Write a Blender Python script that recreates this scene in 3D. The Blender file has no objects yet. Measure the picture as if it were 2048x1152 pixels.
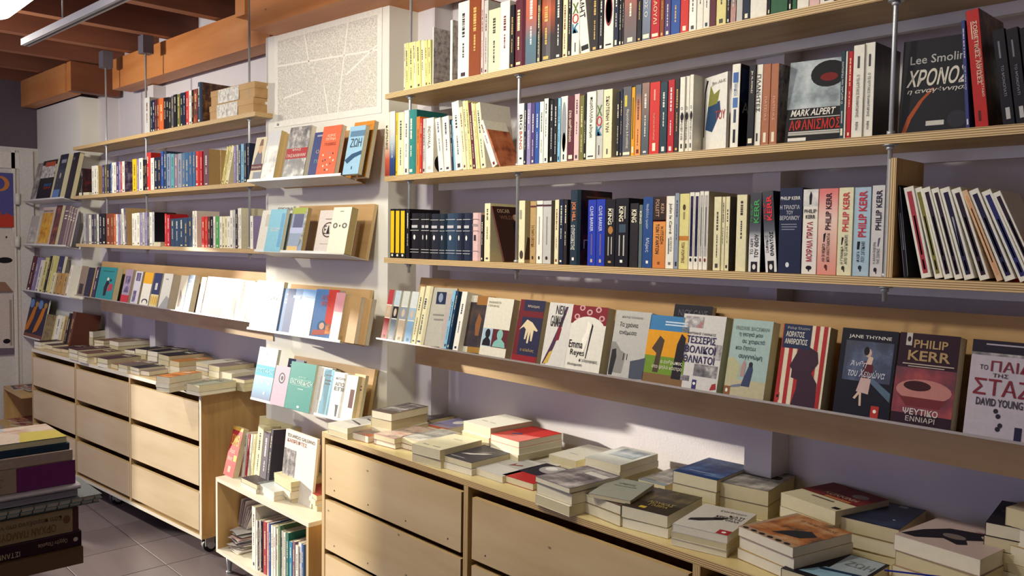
import bpy, math, random
from mathutils import Vector, Matrix
R = math.radians
sc = bpy.context.scene
col = sc.collection

# ------------------------------------------------------------------ camera
F, CAMZ = 1657.6, 1.6                      # focal length in pixels of the 2048 x 1152 frame
YAW, PIT, ROL = R(43.5987), R(3.0889), R(.86703)
fwd = Vector((-math.cos(YAW) * math.cos(PIT), math.sin(YAW) * math.cos(PIT), -math.sin(PIT)))
rgt0 = Vector((math.sin(YAW), math.cos(YAW), 0)); up0 = rgt0.cross(fwd)
rgt = rgt0 * math.cos(ROL) + up0 * math.sin(ROL); upv = up0 * math.cos(ROL) - rgt0 * math.sin(ROL)
CAM = Vector((0, 0, CAMZ))
cd = bpy.data.cameras.new('camera'); cam = bpy.data.objects.new('camera', cd); col.objects.link(cam)
cd.sensor_width = 36; cd.lens = F / 2048 * 36; cd.clip_start = .05
m3 = Matrix((rgt, upv, -fwd)).transposed(); cam.matrix_world = Matrix.Translation(CAM) @ m3.to_4x4()
sc.camera = cam

# ------------------------------------------------------------------ light
sc.view_settings.view_transform = 'Standard'; sc.view_settings.look = 'None'
sc.view_settings.exposure = 1.0; sc.view_settings.gamma = 1
sc.view_settings.use_curve_mapping = False
wd = bpy.data.worlds.new('world'); sc.world = wd; wd.use_nodes = True
bg = wd.node_tree.nodes['Background']; bg.inputs[0].default_value = (.58, .56, .90, 1); bg.inputs[1].default_value = 1.15
sl = bpy.data.lights.new('sun', 'SUN'); sl.energy = 4.7; sl.angle = R(.9); sl.color = (1, .93, .80)
so = bpy.data.objects.new('sun', sl); col.objects.link(so)
ALP, EPS = R(70), R(10.5)                    # low sun from beyond the left end of the shop
sdir = Vector((math.sin(ALP) * math.cos(EPS), math.cos(ALP) * math.cos(EPS), -math.sin(EPS)))
so.rotation_euler = sdir.to_track_quat('-Z', 'Y').to_euler()
LAMPS = [(-4.9, .45, 2.46, 1.75), (-2.75, .72, 2.46, .82), (-1.95, .72, 2.48, .95), (-1.05, .7, 2.5, .28)]   # unseen lamps, x y z strength; first one is added fill for the left

# ------------------------------------------------------------------ geometry of the place
class Frame:
    def __init__(s, a, o=(0, 0)):
        s.a = a; s.o = Vector((o[0], o[1], 0)); s.ex = Vector((math.cos(a), math.sin(a), 0)); s.en = Vector((-math.sin(a), math.cos(a), 0))
    def w(s, x, n, z=0): return s.o + s.ex * x + s.en * n + Vector((0, 0, z))
    def m(s, x, n, z=0, yaw=0): return Matrix.Translation(s.w(x, n, z)) @ Matrix.Rotation(s.a + yaw, 4, 'Z')
    def s_at(s, px, n, z):                 # place along the wall line (n, z) that the photo shows in column px
        b = s.w(0, n, z) - CAM; k = (px - 1024) / F
        return (k * b.dot(fwd) - b.dot(rgt)) / (s.ex.dot(rgt) - k * s.ex.dot(fwd))
    def z_at(s, py, x, n):
        b = s.w(x, n, 0) - CAM; k = -(py - 576) / F; e = Vector((0, 0, 1))
        return (k * b.dot(fwd) - b.dot(upv)) / (e.dot(upv) - k * e.dot(fwd))
def ray(px, py): return rgt * ((px - 1024) / F) - upv * ((py - 576) / F) + fwd
def G(px, py, z): d = ray(px, py); return CAM + d * ((z - CAMZ) / d.z)
def proj(p):
    d = Vector(p) - CAM; q = d.dot(fwd); return 1024 + F * d.dot(rgt) / q, 576 - F * d.dot(upv) / q
FR = Frame(0)                              # right bay
FL = Frame(R(2.4354))                      # left bay and pillars, turned a little
_a, _b = G(63, 697, .835), G(402, 786, .835)
FC = Frame(math.atan2(_b.y - _a.y, _b.x - _a.x), (_b.x, _b.y))   # wheeled cabinet: origin at its right front corner
CLEN = (_b - _a).length

# ------------------------------------------------------------------ materials
def hexc(h):
    h = h.lstrip('#'); v = [int(h[i:i + 2], 16) / 255 for i in (0, 2, 4)]
    return [x / 12.92 if x <= .04045 else ((x + .055) / 1.055) ** 2.4 for x in v] + [1]
MC = {}
def base_mat(name):
    m = bpy.data.materials.new(name); m.use_nodes = True; nt = m.node_tree
    return m, nt, nt.nodes['Principled BSDF']
def ramp(nt, fac, stops):
    r = nt.nodes.new('ShaderNodeValToRGB'); el = r.color_ramp.elements
    while len(el) < len(stops): el.new(.5)
    for e, (p, c) in zip(el, stops): e.position = p; e.color = c
    nt.links.new(fac, r.inputs[0]); return r.outputs[0]
def coords(nt, scale=(1, 1, 1), kind='Object'):
    t = nt.nodes.new('ShaderNodeTexCoord'); mp = nt.nodes.new('ShaderNodeMapping'); mp.inputs['Scale'].default_value = scale
    nt.links.new(t.outputs[kind], mp.inputs[0]); return mp.outputs[0]
def noise(nt, vec, s, d=3, rough=.5):
    n = nt.nodes.new('ShaderNodeTexNoise'); n.inputs['Scale'].default_value = s; n.inputs['Detail'].default_value = d; n.inputs['Roughness'].default_value = rough
    nt.links.new(vec, n.inputs['Vector']); return n.outputs['Fac']
def dk(c, f): return [c[0] * f, c[1] * f, c[2] * f, 1]
def paint(h, rough=.5, var=.06, scale=60, metal=0, spec=.35):
    k = ('p', h, rough, var, scale, metal, spec)
    if k in MC: return MC[k]
    m, nt, b = base_mat('paint_' + h.lstrip('#')); c = hexc(h)
    f = noise(nt, coords(nt), scale); o = ramp(nt, f, [(.3, dk(c, 1 - var)), (.7, [min(1, x * (1 + var)) for x in c[:3]] + [1])])
    nt.links.new(o, b.inputs['Base Color']); b.inputs['Roughness'].default_value = rough; b.inputs['Metallic'].default_value = metal
    b.inputs['Specular IOR Level'].default_value = spec
    MC[k] = m; return m
def art(spec):                             # printed picture: soft blotches of a few inks, 'art:c1,c2,c3,scale'
    k = ('a', spec)
    if k in MC: return MC[k]
    p = spec[4:].split(','); cs = [hexc(x) for x in p[:-1]]
    m, nt, b = base_mat('printed_picture'); f = noise(nt, coords(nt), float(p[-1]), 5, .6)
    o = ramp(nt, f, [(.34 + .32 * i / max(1, len(cs) - 1), c) for i, c in enumerate(cs)])
    nt.links.new(o, b.inputs['Base Color']); b.inputs['Roughness'].default_value = .4
    MC[k] = m; return m
def fade(spec):                            # printed vertical gradient, 'fade:bottom,..,top,height'
    k = ('f', spec)
    if k in MC: return MC[k]
    p = spec[5:].split(','); cs = [hexc(x) for x in p[:-1]]; h = float(p[-1])
    m, nt, b = base_mat('printed_gradient'); v = coords(nt, (1, 1, 1 / h)); x = nt.nodes.new('ShaderNodeSeparateXYZ'); nt.links.new(v, x.inputs[0])
    o = ramp(nt, x.outputs[2], [(i / (len(cs) - 1), c) for i, c in enumerate(cs)])
    nt.links.new(o, b.inputs['Base Color']); b.inputs['Roughness'].default_value = .45
    MC[k] = m; return m
PAL = dict(w='#e6e1d0', c='#e0d7ac', y='#d8cd86', Y='#e3b90c', k='#17141b', n='#1b2238', b='#2c4f94', B='#2438a0', lb='#7fb4cc', g='#8d8a86',
           G='#5c5a5e', lg='#bcbab2', r='#b4202a', R='#c8312b', m='#5a2230', o='#d0752c', O='#c9622f', t='#2b7f7a', T='#1f3a44', br='#5b3428', tn='#b39462',
           p='#4a3a6e', P='#8c7fa6', pk='#d9b4ae', gn='#2f5d3e', ol='#6d6a34', rs='#84401f', sl='#2f4258', d='#2a2426', D='#3b3742')
def M(c):
    if not isinstance(c, str): return c
    if c.startswith('art:'): return art(c)
    if c.startswith('fade:'): return fade(c)
    return paint(PAL.get(c, c), .5, .05, 90, 0, .16)
def pages_mat(h):
    k = ('pg', h)
    if k in MC: return MC[k]
    m, nt, b = base_mat('paper_edges'); c = hexc(h)
    w = nt.nodes.new('ShaderNodeTexWave'); w.bands_direction = 'Y'; w.inputs['Scale'].default_value = 420; w.inputs['Distortion'].default_value = 1.5
    nt.links.new(coords(nt), w.inputs[0]); f = noise(nt, coords(nt), 35)
    mx = nt.nodes.new('ShaderNodeMix'); mx.data_type = 'FLOAT'; mx.inputs[0].default_value = .6; nt.links.new(w.outputs['Fac'], mx.inputs[2]); nt.links.new(f, mx.inputs[3])
    o = ramp(nt, mx.outputs[0], [(.2, dk(c, .84)), (.7, c)]); nt.links.new(o, b.inputs['Base Color']); b.inputs['Roughness'].default_value = .9
    b.inputs['Specular IOR Level'].default_value = .1
    MC[k] = m; return m
def wood(name, c1, c2, c3, scale, axis='X', rough=.5, knots=0):
    k = ('w', name)
    if k in MC: return MC[k]
    m, nt, b = base_mat(name)
    st = {'X': (.12, 1, 1), 'Y': (1, .12, 1), 'Z': (1, 1, .12)}[axis]
    v = coords(nt, st); f1 = noise(nt, v, scale, 6, .62); f2 = noise(nt, coords(nt), scale * .25, 2)
    mx = nt.nodes.new('ShaderNodeMix'); mx.data_type = 'FLOAT'; mx.inputs[0].default_value = .35; nt.links.new(f1, mx.inputs[2]); nt.links.new(f2, mx.inputs[3])
    o = ramp(nt, mx.outputs[0], [(.32, hexc(c1)), (.5, hexc(c2)), (.68, hexc(c3))])
    if knots:
        vo = nt.nodes.new('ShaderNodeTexVoronoi'); vo.voronoi_dimensions = '2D'; vo.inputs['Scale'].default_value = knots; cv_ = coords(nt, (.8, 1, 1.6)); cv_.node.inputs['Rotation'].default_value = (R(90), 0, 0); nt.links.new(cv_, vo.inputs['Vector'])
        kf = ramp(nt, vo.outputs['Distance'], [(.008, (1, 1, 1, 1)), (.025, (0, 0, 0, 1))])
        mc = nt.nodes.new('ShaderNodeMix'); mc.data_type = 'RGBA'; nt.links.new(kf, mc.inputs[0]); nt.links.new(o, mc.inputs[6]); mc.inputs[7].default_value = dk(hexc(c1), .35); o = mc.outputs[2]
    nt.links.new(o, b.inputs['Base Color']); b.inputs['Roughness'].default_value = rough
    bp = nt.nodes.new('ShaderNodeBump'); bp.inputs['Strength'].default_value = .12; bp.inputs['Distance'].default_value = .002; nt.links.new(f1, bp.inputs['Height']); nt.links.new(bp.outputs[0], b.inputs['Normal'])
    MC[k] = m; return m
def ply_edge_mat(axis='Z', tone=('#7a5a34', '#c3a066', '#d8ba84')):
    k = ('ply', axis, tone)
    if k in MC: return MC[k]
    m, nt, b = base_mat('plywood_edge'); w = nt.nodes.new('ShaderNodeTexWave'); w.bands_direction = axis; w.inputs['Scale'].default_value = 62; w.inputs['Distortion'].default_value = .6; w.inputs['Detail'].default_value = 3
    nt.links.new(coords(nt, (1, 1, 1)), w.inputs[0]); o = ramp(nt, w.outputs['Fac'], [(.05, hexc(tone[0])), (.35, hexc(tone[1])), (.8, hexc(tone[2]))])
    nt.links.new(o, b.inputs['Base Color']); b.inputs['Roughness'].default_value = .6
    MC[k] = m; return m
def wall_mat(h, name='wall_paint', s=.25):
    k = ('wall', h, name)
    if k in MC: return MC[k]
    m, nt, b = base_mat(name); c = hexc(h); v = coords(nt); f = noise(nt, v, 2.2, 4); f2 = noise(nt, v, 140, 3)
    o = ramp(nt, f, [(.3, dk(c, .95)), (.7, c)]); nt.links.new(o, b.inputs['Base Color']); b.inputs['Roughness'].default_value = .85
    bp = nt.nodes.new('ShaderNodeBump'); bp.inputs['Strength'].default_value = s; bp.inputs['Distance'].default_value = .002; nt.links.new(f2, bp.inputs['Height']); nt.links.new(bp.outputs[0], b.inputs['Normal'])
    MC[k] = m; return m
PLY = wood('birch_plywood', '#a98650', '#c3a069', '#cfb07c', 14, 'X')
PLYZ = wood('birch_plywood_upright', '#a07a48', '#b8925a', '#c8a76f', 14, 'Z')
BIRCH = wood('birch_drawer_face', '#b79a6c', '#c9ae82', '#d3bb92', 9, 'X', .45, 3.2)
PALE = wood('pale_birch', '#d8cfb8', '#e4dcc6', '#ebe4d2', 9, 'X', .45)
EDGE = ply_edge_mat('Z'); EDGEX = ply_edge_mat('X'); PEDGE = ply_edge_mat('Z', ('#b8a88c', '#d9cfb6', '#e6dfcb'))
BEAM = wood('glulam_beam', '#a8642e', '#c07a40', '#cf9055', 7, 'X', .5, 2.6)
RAFT = wood('dark_rafter', '#5a3020', '#6e3d28', '#804a32', 8, 'Y', .6)
CEIL = wood('ceiling_boards', '#4a2a20', '#5a3428', '#683e30', 8, 'X', .7)
STEEL = paint('#b4b6b8', .38, .06, 200, .45); DSTEEL = paint('#4b4d52', .35, .1, 200, .8); WHITE_STEEL = paint('#d8d6cf', .35, .03, 30)
DARK = paint('#120e14', .8); WALL = wall_mat('#d0cacb'); PILL = wall_mat('#dedacd', 'pillar_paint')
CARD = wood('kraft_board', '#a07c4c', '#b28d5c', '#bd9a69', 20, 'X', .8)

# ------------------------------------------------------------------ mesh helpers
def mesh(name, vs, fs, mats, fm=None, smooth=False):
    me = bpy.data.meshes.new(name); me.from_pydata([tuple(v) for v in vs], [], fs)
    for m in (mats if isinstance(mats, list) else [mats]): me.materials.append(M(m))
    if fm: me.polygons.foreach_set('material_index', fm)
    if smooth: me.polygons.foreach_set('use_smooth', [True] * len(fs))
    me.update(); return me
def obj(name, me, parent=None, mat=None):
    o = bpy.data.objects.new(name, me); col.objects.link(o)
    if parent: o.parent = parent
    if mat is not None: o.matrix_basis = mat
    return o
def tag(o, label=None, cat=None, group=None, kind=None):
    if label: o['label'] = label
    if cat: o['category'] = cat
    if group: o['group'] = group
    if kind: o['kind'] = kind
    return o
def empty(name, mat, label=None, cat=None, group=None):
    o = bpy.data.objects.new(name, None); o.empty_display_size = .05; col.objects.link(o); o.matrix_basis = mat
    return tag(o, label, cat, group)
BF = [(0, 3, 2, 1), (4, 5, 6, 7), (0, 1, 5, 4), (1, 2, 6, 5), (2, 3, 7, 6), (3, 0, 4, 7)]   # -z +z -y +x +y -x
def bv(x0, x1, y0, y1, z0, z1): return [(x0, y0, z0), (x1, y0, z0), (x1, y1, z0), (x0, y1, z0), (x0, y0, z1), (x1, y0, z1), (x1, y1, z1), (x0, y1, z1)]
class MB:
    def __init__(s): s.v = []; s.f = []; s.fm = []; s.mats = []; s.sm = []
    def mi(s, m):
        m = M(m)
        if m not in s.mats: s.mats.append(m)
        return s.mats.index(m)
    def add(s, vs, fs, m, mat=None, sm=False):
        o = len(s.v); s.v += [tuple(mat @ Vector(v)) if mat else tuple(v) for v in vs]; i = s.mi(m)
        for k, f in enumerate(fs): s.f.append(tuple(o + x for x in f)); s.fm.append(i if not isinstance(m, list) else m[k]); s.sm.append(sm)
        return s
    def box(s, x0, x1, y0, y1, z0, z1, m, faces=None, mat=None):   # faces: {index: material}
        o = len(s.v); s.v += [tuple(mat @ Vector(v)) if mat else v for v in bv(x0, x1, y0, y1, z0, z1)]
        for k, f in enumerate(BF): s.f.append(tuple(o + x for x in f)); s.fm.append(s.mi((faces or {}).get(k, m))); s.sm.append(False)
        return s
    def cyl(s, p, q, r, m, n=10, r2=None, cap=True):
        p, q = Vector(p), Vector(q); d = (q - p).normalized(); a = d.orthogonal().normalized(); b = d.cross(a); r2 = r if r2 is None else r2
        vs = [p + (a * math.cos(t) + b * math.sin(t)) * r for t in [2 * math.pi * i / n for i in range(n)]] + [q + (a * math.cos(t) + b * math.sin(t)) * r2 for t in [2 * math.pi * i / n for i in range(n)]]
        o = len(s.v); s.v += [tuple(v) for v in vs]; k = s.mi(m)
        for i in range(n): j = (i + 1) % n; s.f.append((o + i, o + j, o + n + j, o + n + i)); s.fm.append(k); s.sm.append(True)
        if cap:
            s.f.append(tuple(o + i for i in reversed(range(n)))); s.f.append(tuple(o + n + i for i in range(n))); s.fm += [k, k]; s.sm += [False, False]
        return s
    def lathe(s, prof, m, n=20, c=(0, 0, 0)):
        o = len(s.v); k = s.mi(m)
        for r, z in prof: s.v += [(c[0] + r * math.cos(2 * math.pi * i / n), c[1] + r * math.sin(2 * math.pi * i / n), c[2] + z) for i in range(n)]
        for a in range(len(prof) - 1):
            for i in range(n): j = (i + 1) % n; s.f.append((o + a * n + i, o + a * n + j, o + a * n + n + j, o + a * n + n + i)); s.fm.append(k); s.sm.append(True)
        return s
    def build(s, name, parent=None, mat=None):
        me = mesh(name, s.v, s.f, s.mats, s.fm); me.polygons.foreach_set('use_smooth', s.sm); return obj(name, me, parent, mat)
def box(name, x0, x1, y0, y1, z0, z1, m, parent=None, mat=None, faces=None): return MB().box(x0, x1, y0, y1, z0, z1, m, faces).build(name, parent, mat)
def struct(name, mb, mat=None, parent=None): return tag(mb.build(name, parent, mat), kind=None if parent else 'structure')
TXT = {}
def text_mesh(s):                          # letters as flat outlines in a unit box (0..1, 0..1)
    if s not in TXT:
        c = bpy.data.curves.new('t', 'FONT'); c.body = s.lstrip('*/'); c.size = 1; c.resolution_u = 2; c.align_x = 'CENTER'; c.space_line = .86; c.offset = .02 if '*' in s[:2] else .008; c.shear = .25 if '/' in s[:2] else 0
        o = bpy.data.objects.new('t', c); me = bpy.data.meshes.new_from_object(o)
        vs = [tuple(v.co) for v in me.vertices]; fs = [tuple(p.vertices) for p in me.polygons]
        bpy.data.objects.remove(o); bpy.data.curves.remove(c); bpy.data.meshes.remove(me)
        xs = [v[0] for v in vs]; ys = [v[1] for v in vs]; x0, x1, y0, y1 = min(xs), max(xs), min(ys), max(ys)
        TXT[s] = ([((v[0] - x0) / (x1 - x0), (v[1] - y0) / (y1 - y0)) for v in vs], fs)
    return TXT[s]

# ------------------------------------------------------------------ books
# canonical book: spine on x=0, fore-edge at x=w, front cover on y=0, back at y=t, bottom z=0, top z=h
RND = random.Random(7)
ORD = ['first', 'second', 'third', 'fourth', 'fifth', 'sixth', 'seventh', 'eighth', 'ninth', 'tenth', 'eleventh', 'twelfth']
def ordn(i):
    if i < 12: return ORD[i]
    n = i + 1; return '%d%s' % (n, 'th' if 10 < n % 100 < 14 else {1: 'st', 2: 'nd', 3: 'rd'}.get(n % 10, 'th'))
CN = [('white', '#e6e1d0'), ('cream', '#e0d7ac'), ('yellow', '#e3b90c'), ('pale yellow', '#d8cd86'), ('black', '#17141b'), ('navy', '#1b2238'), ('blue', '#2c4f94'), ('bright blue', '#2438a0'),
      ('light blue', '#7fb4cc'), ('grey', '#8d8a86'), ('dark grey', '#4c4a4e'), ('light grey', '#bcbab2'), ('red', '#b4202a'), ('maroon', '#5a2230'), ('orange', '#d0752c'), ('teal', '#2b7f7a'),
      ('dark teal', '#1f3a44'), ('brown', '#5b3428'), ('tan', '#b39462'), ('purple', '#4a3a6e'), ('lilac', '#8c7fa6'), ('pink', '#d9b4ae'), ('green', '#2f5d3e'), ('olive', '#6d6a34'), ('slate blue', '#2f4258'), ('copper', '#a8694a')]
def colour_name(c):
    if c.startswith('art:'): c = c[4:].split(',')[1]
    if c.startswith('fade:'): c = c[5:].split(',')[1]
    a = hexc(PAL.get(c, c)); return min(CN, key=lambda k: sum((x ** .45 - y ** .45) ** 2 for x, y in zip(a[:3], hexc(k[1])[:3])))[0]
def lum(c):
    if c.startswith('art:'): c = c[4:].split(',')[1]
    if c.startswith('fade:'): c = c[5:].split(',')[1]
    a = hexc(PAL.get(c, c)); return .2 * a[0] + .7 * a[1] + .1 * a[2]
def cover_mesh(w, t, h, c, mats, hard):
    if hard: P = [(w, 0), (.004, 0), (-.0035, t * .2), (-.005, t * .5), (-.0035, t * .8), (.004, t), (w, t), (w, t - c), (c, t - c), (c, c), (w, c)]
    else: P = [(w, 0), (.0008, 0), (0, .0008), (0, t - .0008), (.0008, t), (w, t), (w, t - c), (c, t - c), (c, c), (w, c)]
    n = len(P); vs = [(x, y, 0) for x, y in P] + [(x, y, h) for x, y in P]; fs = []; fm = []
    for i in range(n):
        j = (i + 1) % n; fs.append((j, i, n + i, n + j)); fm.append(1 if i == 0 else (2 if P[i][1] >= t - 1e-6 and P[j][1] >= t - 1e-6 else 0))
    # front board, spine run, back board
    i_back = 5 if hard else 4
    capf = [(0, 1, n - 2, n - 1), tuple(range(1, i_back + 1)) + (n - 3, n - 2), (i_back, i_back + 1, n - 4, n - 3)]
    for f in capf: fs.append(tuple(f)); fs.append(tuple(n + x for x in reversed(f))); fm += [0, 0]
    return mesh('cover', vs, fs, mats, fm)
def prints(book, w, t, h, items, auto=False):
    """items on 'F' front or 'S' spine in unit coordinates: ('F','r',u0,v0,u1,v1,col) rect, 'e' ellipse box, 'p' polygon, 't' text(box,dir)"""
    A = MB(); L = MB(); nF = 0
    for it in items:
        face, k = it[0], it[1]
        def P(u, v, e): return (u * w, -e, v * h) if face == 'F' else (-e - OFFS, t * (1 - u), v * h)
        if k == 't':
            s, u0, v0, u1, v1, c = it[2:8]; d = it[8] if len(it) > 8 else 'h'; vs, fs = text_mesh(s)
            def Q(a, b):
                if d == 'u': a, b = 1 - b, a   # reads upwards
                elif d == 'd': a, b = b, 1 - a
                return P(u0 + (u1 - u0) * a, v0 + (v1 - v0) * b, .0012)
            L.add([Q(a, b) for a, b in vs], fs, c); continue
        if face == 'F': nF += 1; e = .0002 + .00006 * nF; B = MB()
        else: e = {'r': .0003, 'e': .0005, 'p': .0006}[k]; B = A
        if k == 'r':
            u0, v0, u1, v1, c = it[2:7]; B.add([P(u0, v0, e), P(u1, v0, e), P(u1, v1, e), P(u0, v1, e)], [(0, 1, 2, 3)], c)
        elif k == 'e':
            u0, v0, u1, v1, c = it[2:7]; n = 20
            B.add([P((u0 + u1) / 2 + (u1 - u0) / 2 * math.cos(2 * math.pi * i / n), (v0 + v1) / 2 + (v1 - v0) / 2 * math.sin(2 * math.pi * i / n), e) for i in range(n)], [tuple(range(n))], c)
        elif k == 'p': B.add([P(u, v, e) for u, v in it[2]], [tuple(range(len(it[2])))], it[3])
        if face == 'F' and not auto: B.build('printed_panel' if k == 'r' else 'printed_motif', book)
        elif face == 'F': A.add(B.v, B.f, c)
    if A.v: tag(A.build('spine_print' if items[0][0] == 'S' else 'cover_print', book), kind='stuff' if len(A.f) > 1 else None)
    if L.v: L.build('lettering', book)
OFFS = 0
def book(mat, w, h, t, c, label, group, items=(), f=None, back=None, hard=False, pg=None, name=None, auto=False):
    global OFFS
    t = max(t, .004); cv = .0025 if hard else .0009; cv = min(cv, t * .2)
    kind = name or ('hardback' if hard else 'booklet' if t < .0115 else 'paperback' if t < .026 else 'thick_paperback')
    b = empty(kind, mat, label, 'book', group)
    obj('cover', cover_mesh(w, t, h, cv, [c, f or c, back or f or c], hard), b)
    e = .004 if hard else .0006; x1 = w - e
    pm = pages_mat(pg or RND.choice(['#ddd4b8', '#d6cba8', '#e2dac4', '#cfc29c']))
    box('page_block', cv, x1, cv, t - cv, e, h - e, pm, b)
    OFFS = .0052 if hard else 0
    if items: prints(b, w, t, h, list(items), auto)
    OFFS = 0
    return b
def spine_auto(c, t, h, r, rich):
    """broken lines standing for a spine's small print, and the publisher's box"""
    ink = r.choice(['#e8e0c4', '#e0d2a0', '#d8d4cc', '#e8e0c4', '#d0a860']) if lum(c) < .25 else r.choice(['#2a2430', '#3a3238', '#6e2a2a', '#2c3a58', '#4a4440'])
    L = []
    if t < .006: return L
    v = r.uniform(.78, .93); a = .5 - .12; b = .5 + .12
    for part in range(2):
        end = v - r.uniform(.16, .34)
        if part == 1: a, b = .5 - .07, .5 + .07
        while v > max(end, .16):
            k = r.uniform(.012, .04); L.append(('S', 'r', a, v - k, b, v, ink)); v -= k + r.choice([.006, .006, .014])
        v -= r.uniform(.04, .12)
    if r.random() < .75: L.append(('S', 'r', .3, .035, .7, r.uniform(.06, .10), ink))
    return L
def face_auto(c, r):
    ink = '#e8e0c4' if lum(c) < .25 else '#3a3238'; L = []
    for v, k in ((.86, .03), (.74, .05), (.67, .05)):
        a = r.uniform(.15, .3); L.append(('F', 'r', a, v, 1 - a, v + k * .6, ink))
    return L
def spec(s):
    p = s.split(','); d = {}
    if ';' in s:
        s, o = s.split(';', 1); p = s.split(',')
        for x in o.split(';'): k, v = x.split('=', 1); d[k] = v
    return float(p[0]), float(p[1]), (None if p[2] == '-' else float(p[2])), p[3], d
DECO = {}
def row(fr, n, z, specs, place, group, tf=(0, 0, 1), wdef=.135, hdef=(.205, .232), tilt=0, wmax=.2):
    """books standing with the spine to the room; px columns at the foot of each spine, px row of its top"""
    r = random.Random(place); items = specs.split()
    for i, s in enumerate(items):
        x0, x1, yt, c, o = spec(s); X = lambda v: tf[0] + float(v) / tf[2]; Yp = lambda v: tf[1] + float(v) / tf[2]
        nn = n + float(o.get('n', 0)) + r.uniform(0, .006)
        a, b = fr.s_at(X(x0), nn, z), fr.s_at(X(x1), nn, z); t = b - a - .0005
        if yt is None: h = r.uniform(*hdef)
        else:
            lo, hi = .05, .5
            for _ in range(30):
                h = (lo + hi) / 2; py = proj(fr.w(a, nn + h * math.sin(tilt), z + h * math.cos(tilt)))[1]
                if py > Yp(yt): lo = h
                else: hi = h
        th = 0
        if 'l' in o:                       # leaning: px column of the top left corner
            sa = fr.s_at(X(o['l']), nn, z + h); th = math.atan2(sa - a, h); h = h / math.cos(th)
        hard = 'h' in o; w = float(o.get('d', min(wmax, max(.105, h * (.66 if r.random() < .7 else .62)))))
        if th > 0: mt = fr.m(b, nn, z + .0004) @ Matrix.Rotation(th, 4, 'Y')
        else: mt = fr.m(a, nn, z + .0004) @ Matrix.Rotation(th, 4, 'Y') @ Matrix.Translation((t * math.cos(th) if th == 0 else t, 0, 0))
        mt = mt @ Matrix.Rotation(-tilt, 4, 'X') @ Matrix.Rotation(R(90), 4, 'Z')
        it = DECO[o['k']] if 'k' in o else spine_auto(c, t, h, r, 1)
        size = 'thin' if t < .012 else 'thick' if t > .034 else 'tall' if h > .235 else 'small' if h < .17 else ''
        lab = ' '.join(x for x in ((size, colour_name(c), 'leaning' if abs(th) > .08 else '', 'book spine,', ordn(i), 'from left', place)) if x)
        book(mt, w, h, t, c, lab, group, it, PAL.get(o['f'], ARTS.get(o['f'], o['f'])) if 'f' in o else None, hard=hard, pg=o.get('pg'))
def facing(fr, n, z, x0, x1, yt, c, t, label, group, items=(), tilt=R(12), yaw=0, hard=False, f=None, pg=None, h=None, w=None, name=None, dn=0):
    """a book displayed with its cover to the room, leaning back"""
    a, b = fr.s_at(x0, n, z), fr.s_at(x1, n, z); W = w or (b - a) / max(.3, math.cos(yaw))
    lo, hi = .05, .5
    for _ in range(30):
        hh = (lo + hi) / 2
        if proj(fr.w(a, n + hh * math.sin(tilt), z + hh * math.cos(tilt)))[1] > yt: lo = hh
        else: hi = hh
    H = h or lo
    mt = fr.m(a, n, z + .0004 + max(0, dn) * -math.sin(tilt), yaw) @ Matrix.Rotation(-tilt, 4, 'X')
    return book(mt, W, H, t, c, label, group, items, f, hard=hard, pg=pg, name=name)
back_limit = lambda p: True
def stack(fl, frr, z0, ths, tops, place, group, depth=.205, wid=None, r=None, items=None, adj=0, jit=.004, pg=None):
    """a pile lying flat; fl, frr: px of the pile's top front corners; ths: thickness of each book from the bottom"""
    r = r or random.Random(place + str(fl)); ths = list(ths); tops = list(tops)
    while True:                            # piles reach no farther back than the wall: a higher pile stands nearer
        zt = z0 + sum(ths); A, B = G(fl[0], fl[1], zt), G(frr[0], frr[1], zt); yaw = math.atan2(B.y - A.y, B.x - A.x)
        back = A + Vector((-math.sin(yaw), math.cos(yaw), 0)) * depth
        if back_limit(back) or sum(ths) > .2: break
        ths.insert(0, .02); tops.insert(0, 'c')
    W = wid or min(.19, (B - A).length)
    z = z0 + .0004
    for i, t in enumerate(ths):
        top = i == len(ths) - 1; c = tops[min(i, len(tops) - 1)] if not top else tops[-1]
        j = Vector((r.uniform(-jit, jit), r.uniform(-jit, jit), 0)) if not top else Vector()
        mt = Matrix.Translation(Vector((A.x, A.y, z)) + j) @ Matrix.Rotation(yaw + (r.uniform(-.03, .03) if not top else 0), 4, 'Z') @ Matrix.Translation((0, 0, t)) @ Matrix.Rotation(R(-90), 4, 'X')
        pos = '' if len(ths) == 1 else ('top book of ' if top else 'bottom book of ' if i == 0 else ordn(i) + ' book up in ')
        it = (items if items is not None else face_auto(c, r)) if top else ()
        lab = (pos + ('the ' if 'pile' in place else 'the pile with a ') + place) if len(ths) > 1 else 'single book lying flat: ' + place
        book(mt, W, depth, t - .0006, c, lab, group, it, pg=pg, auto=items is None)
        z += t
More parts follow.
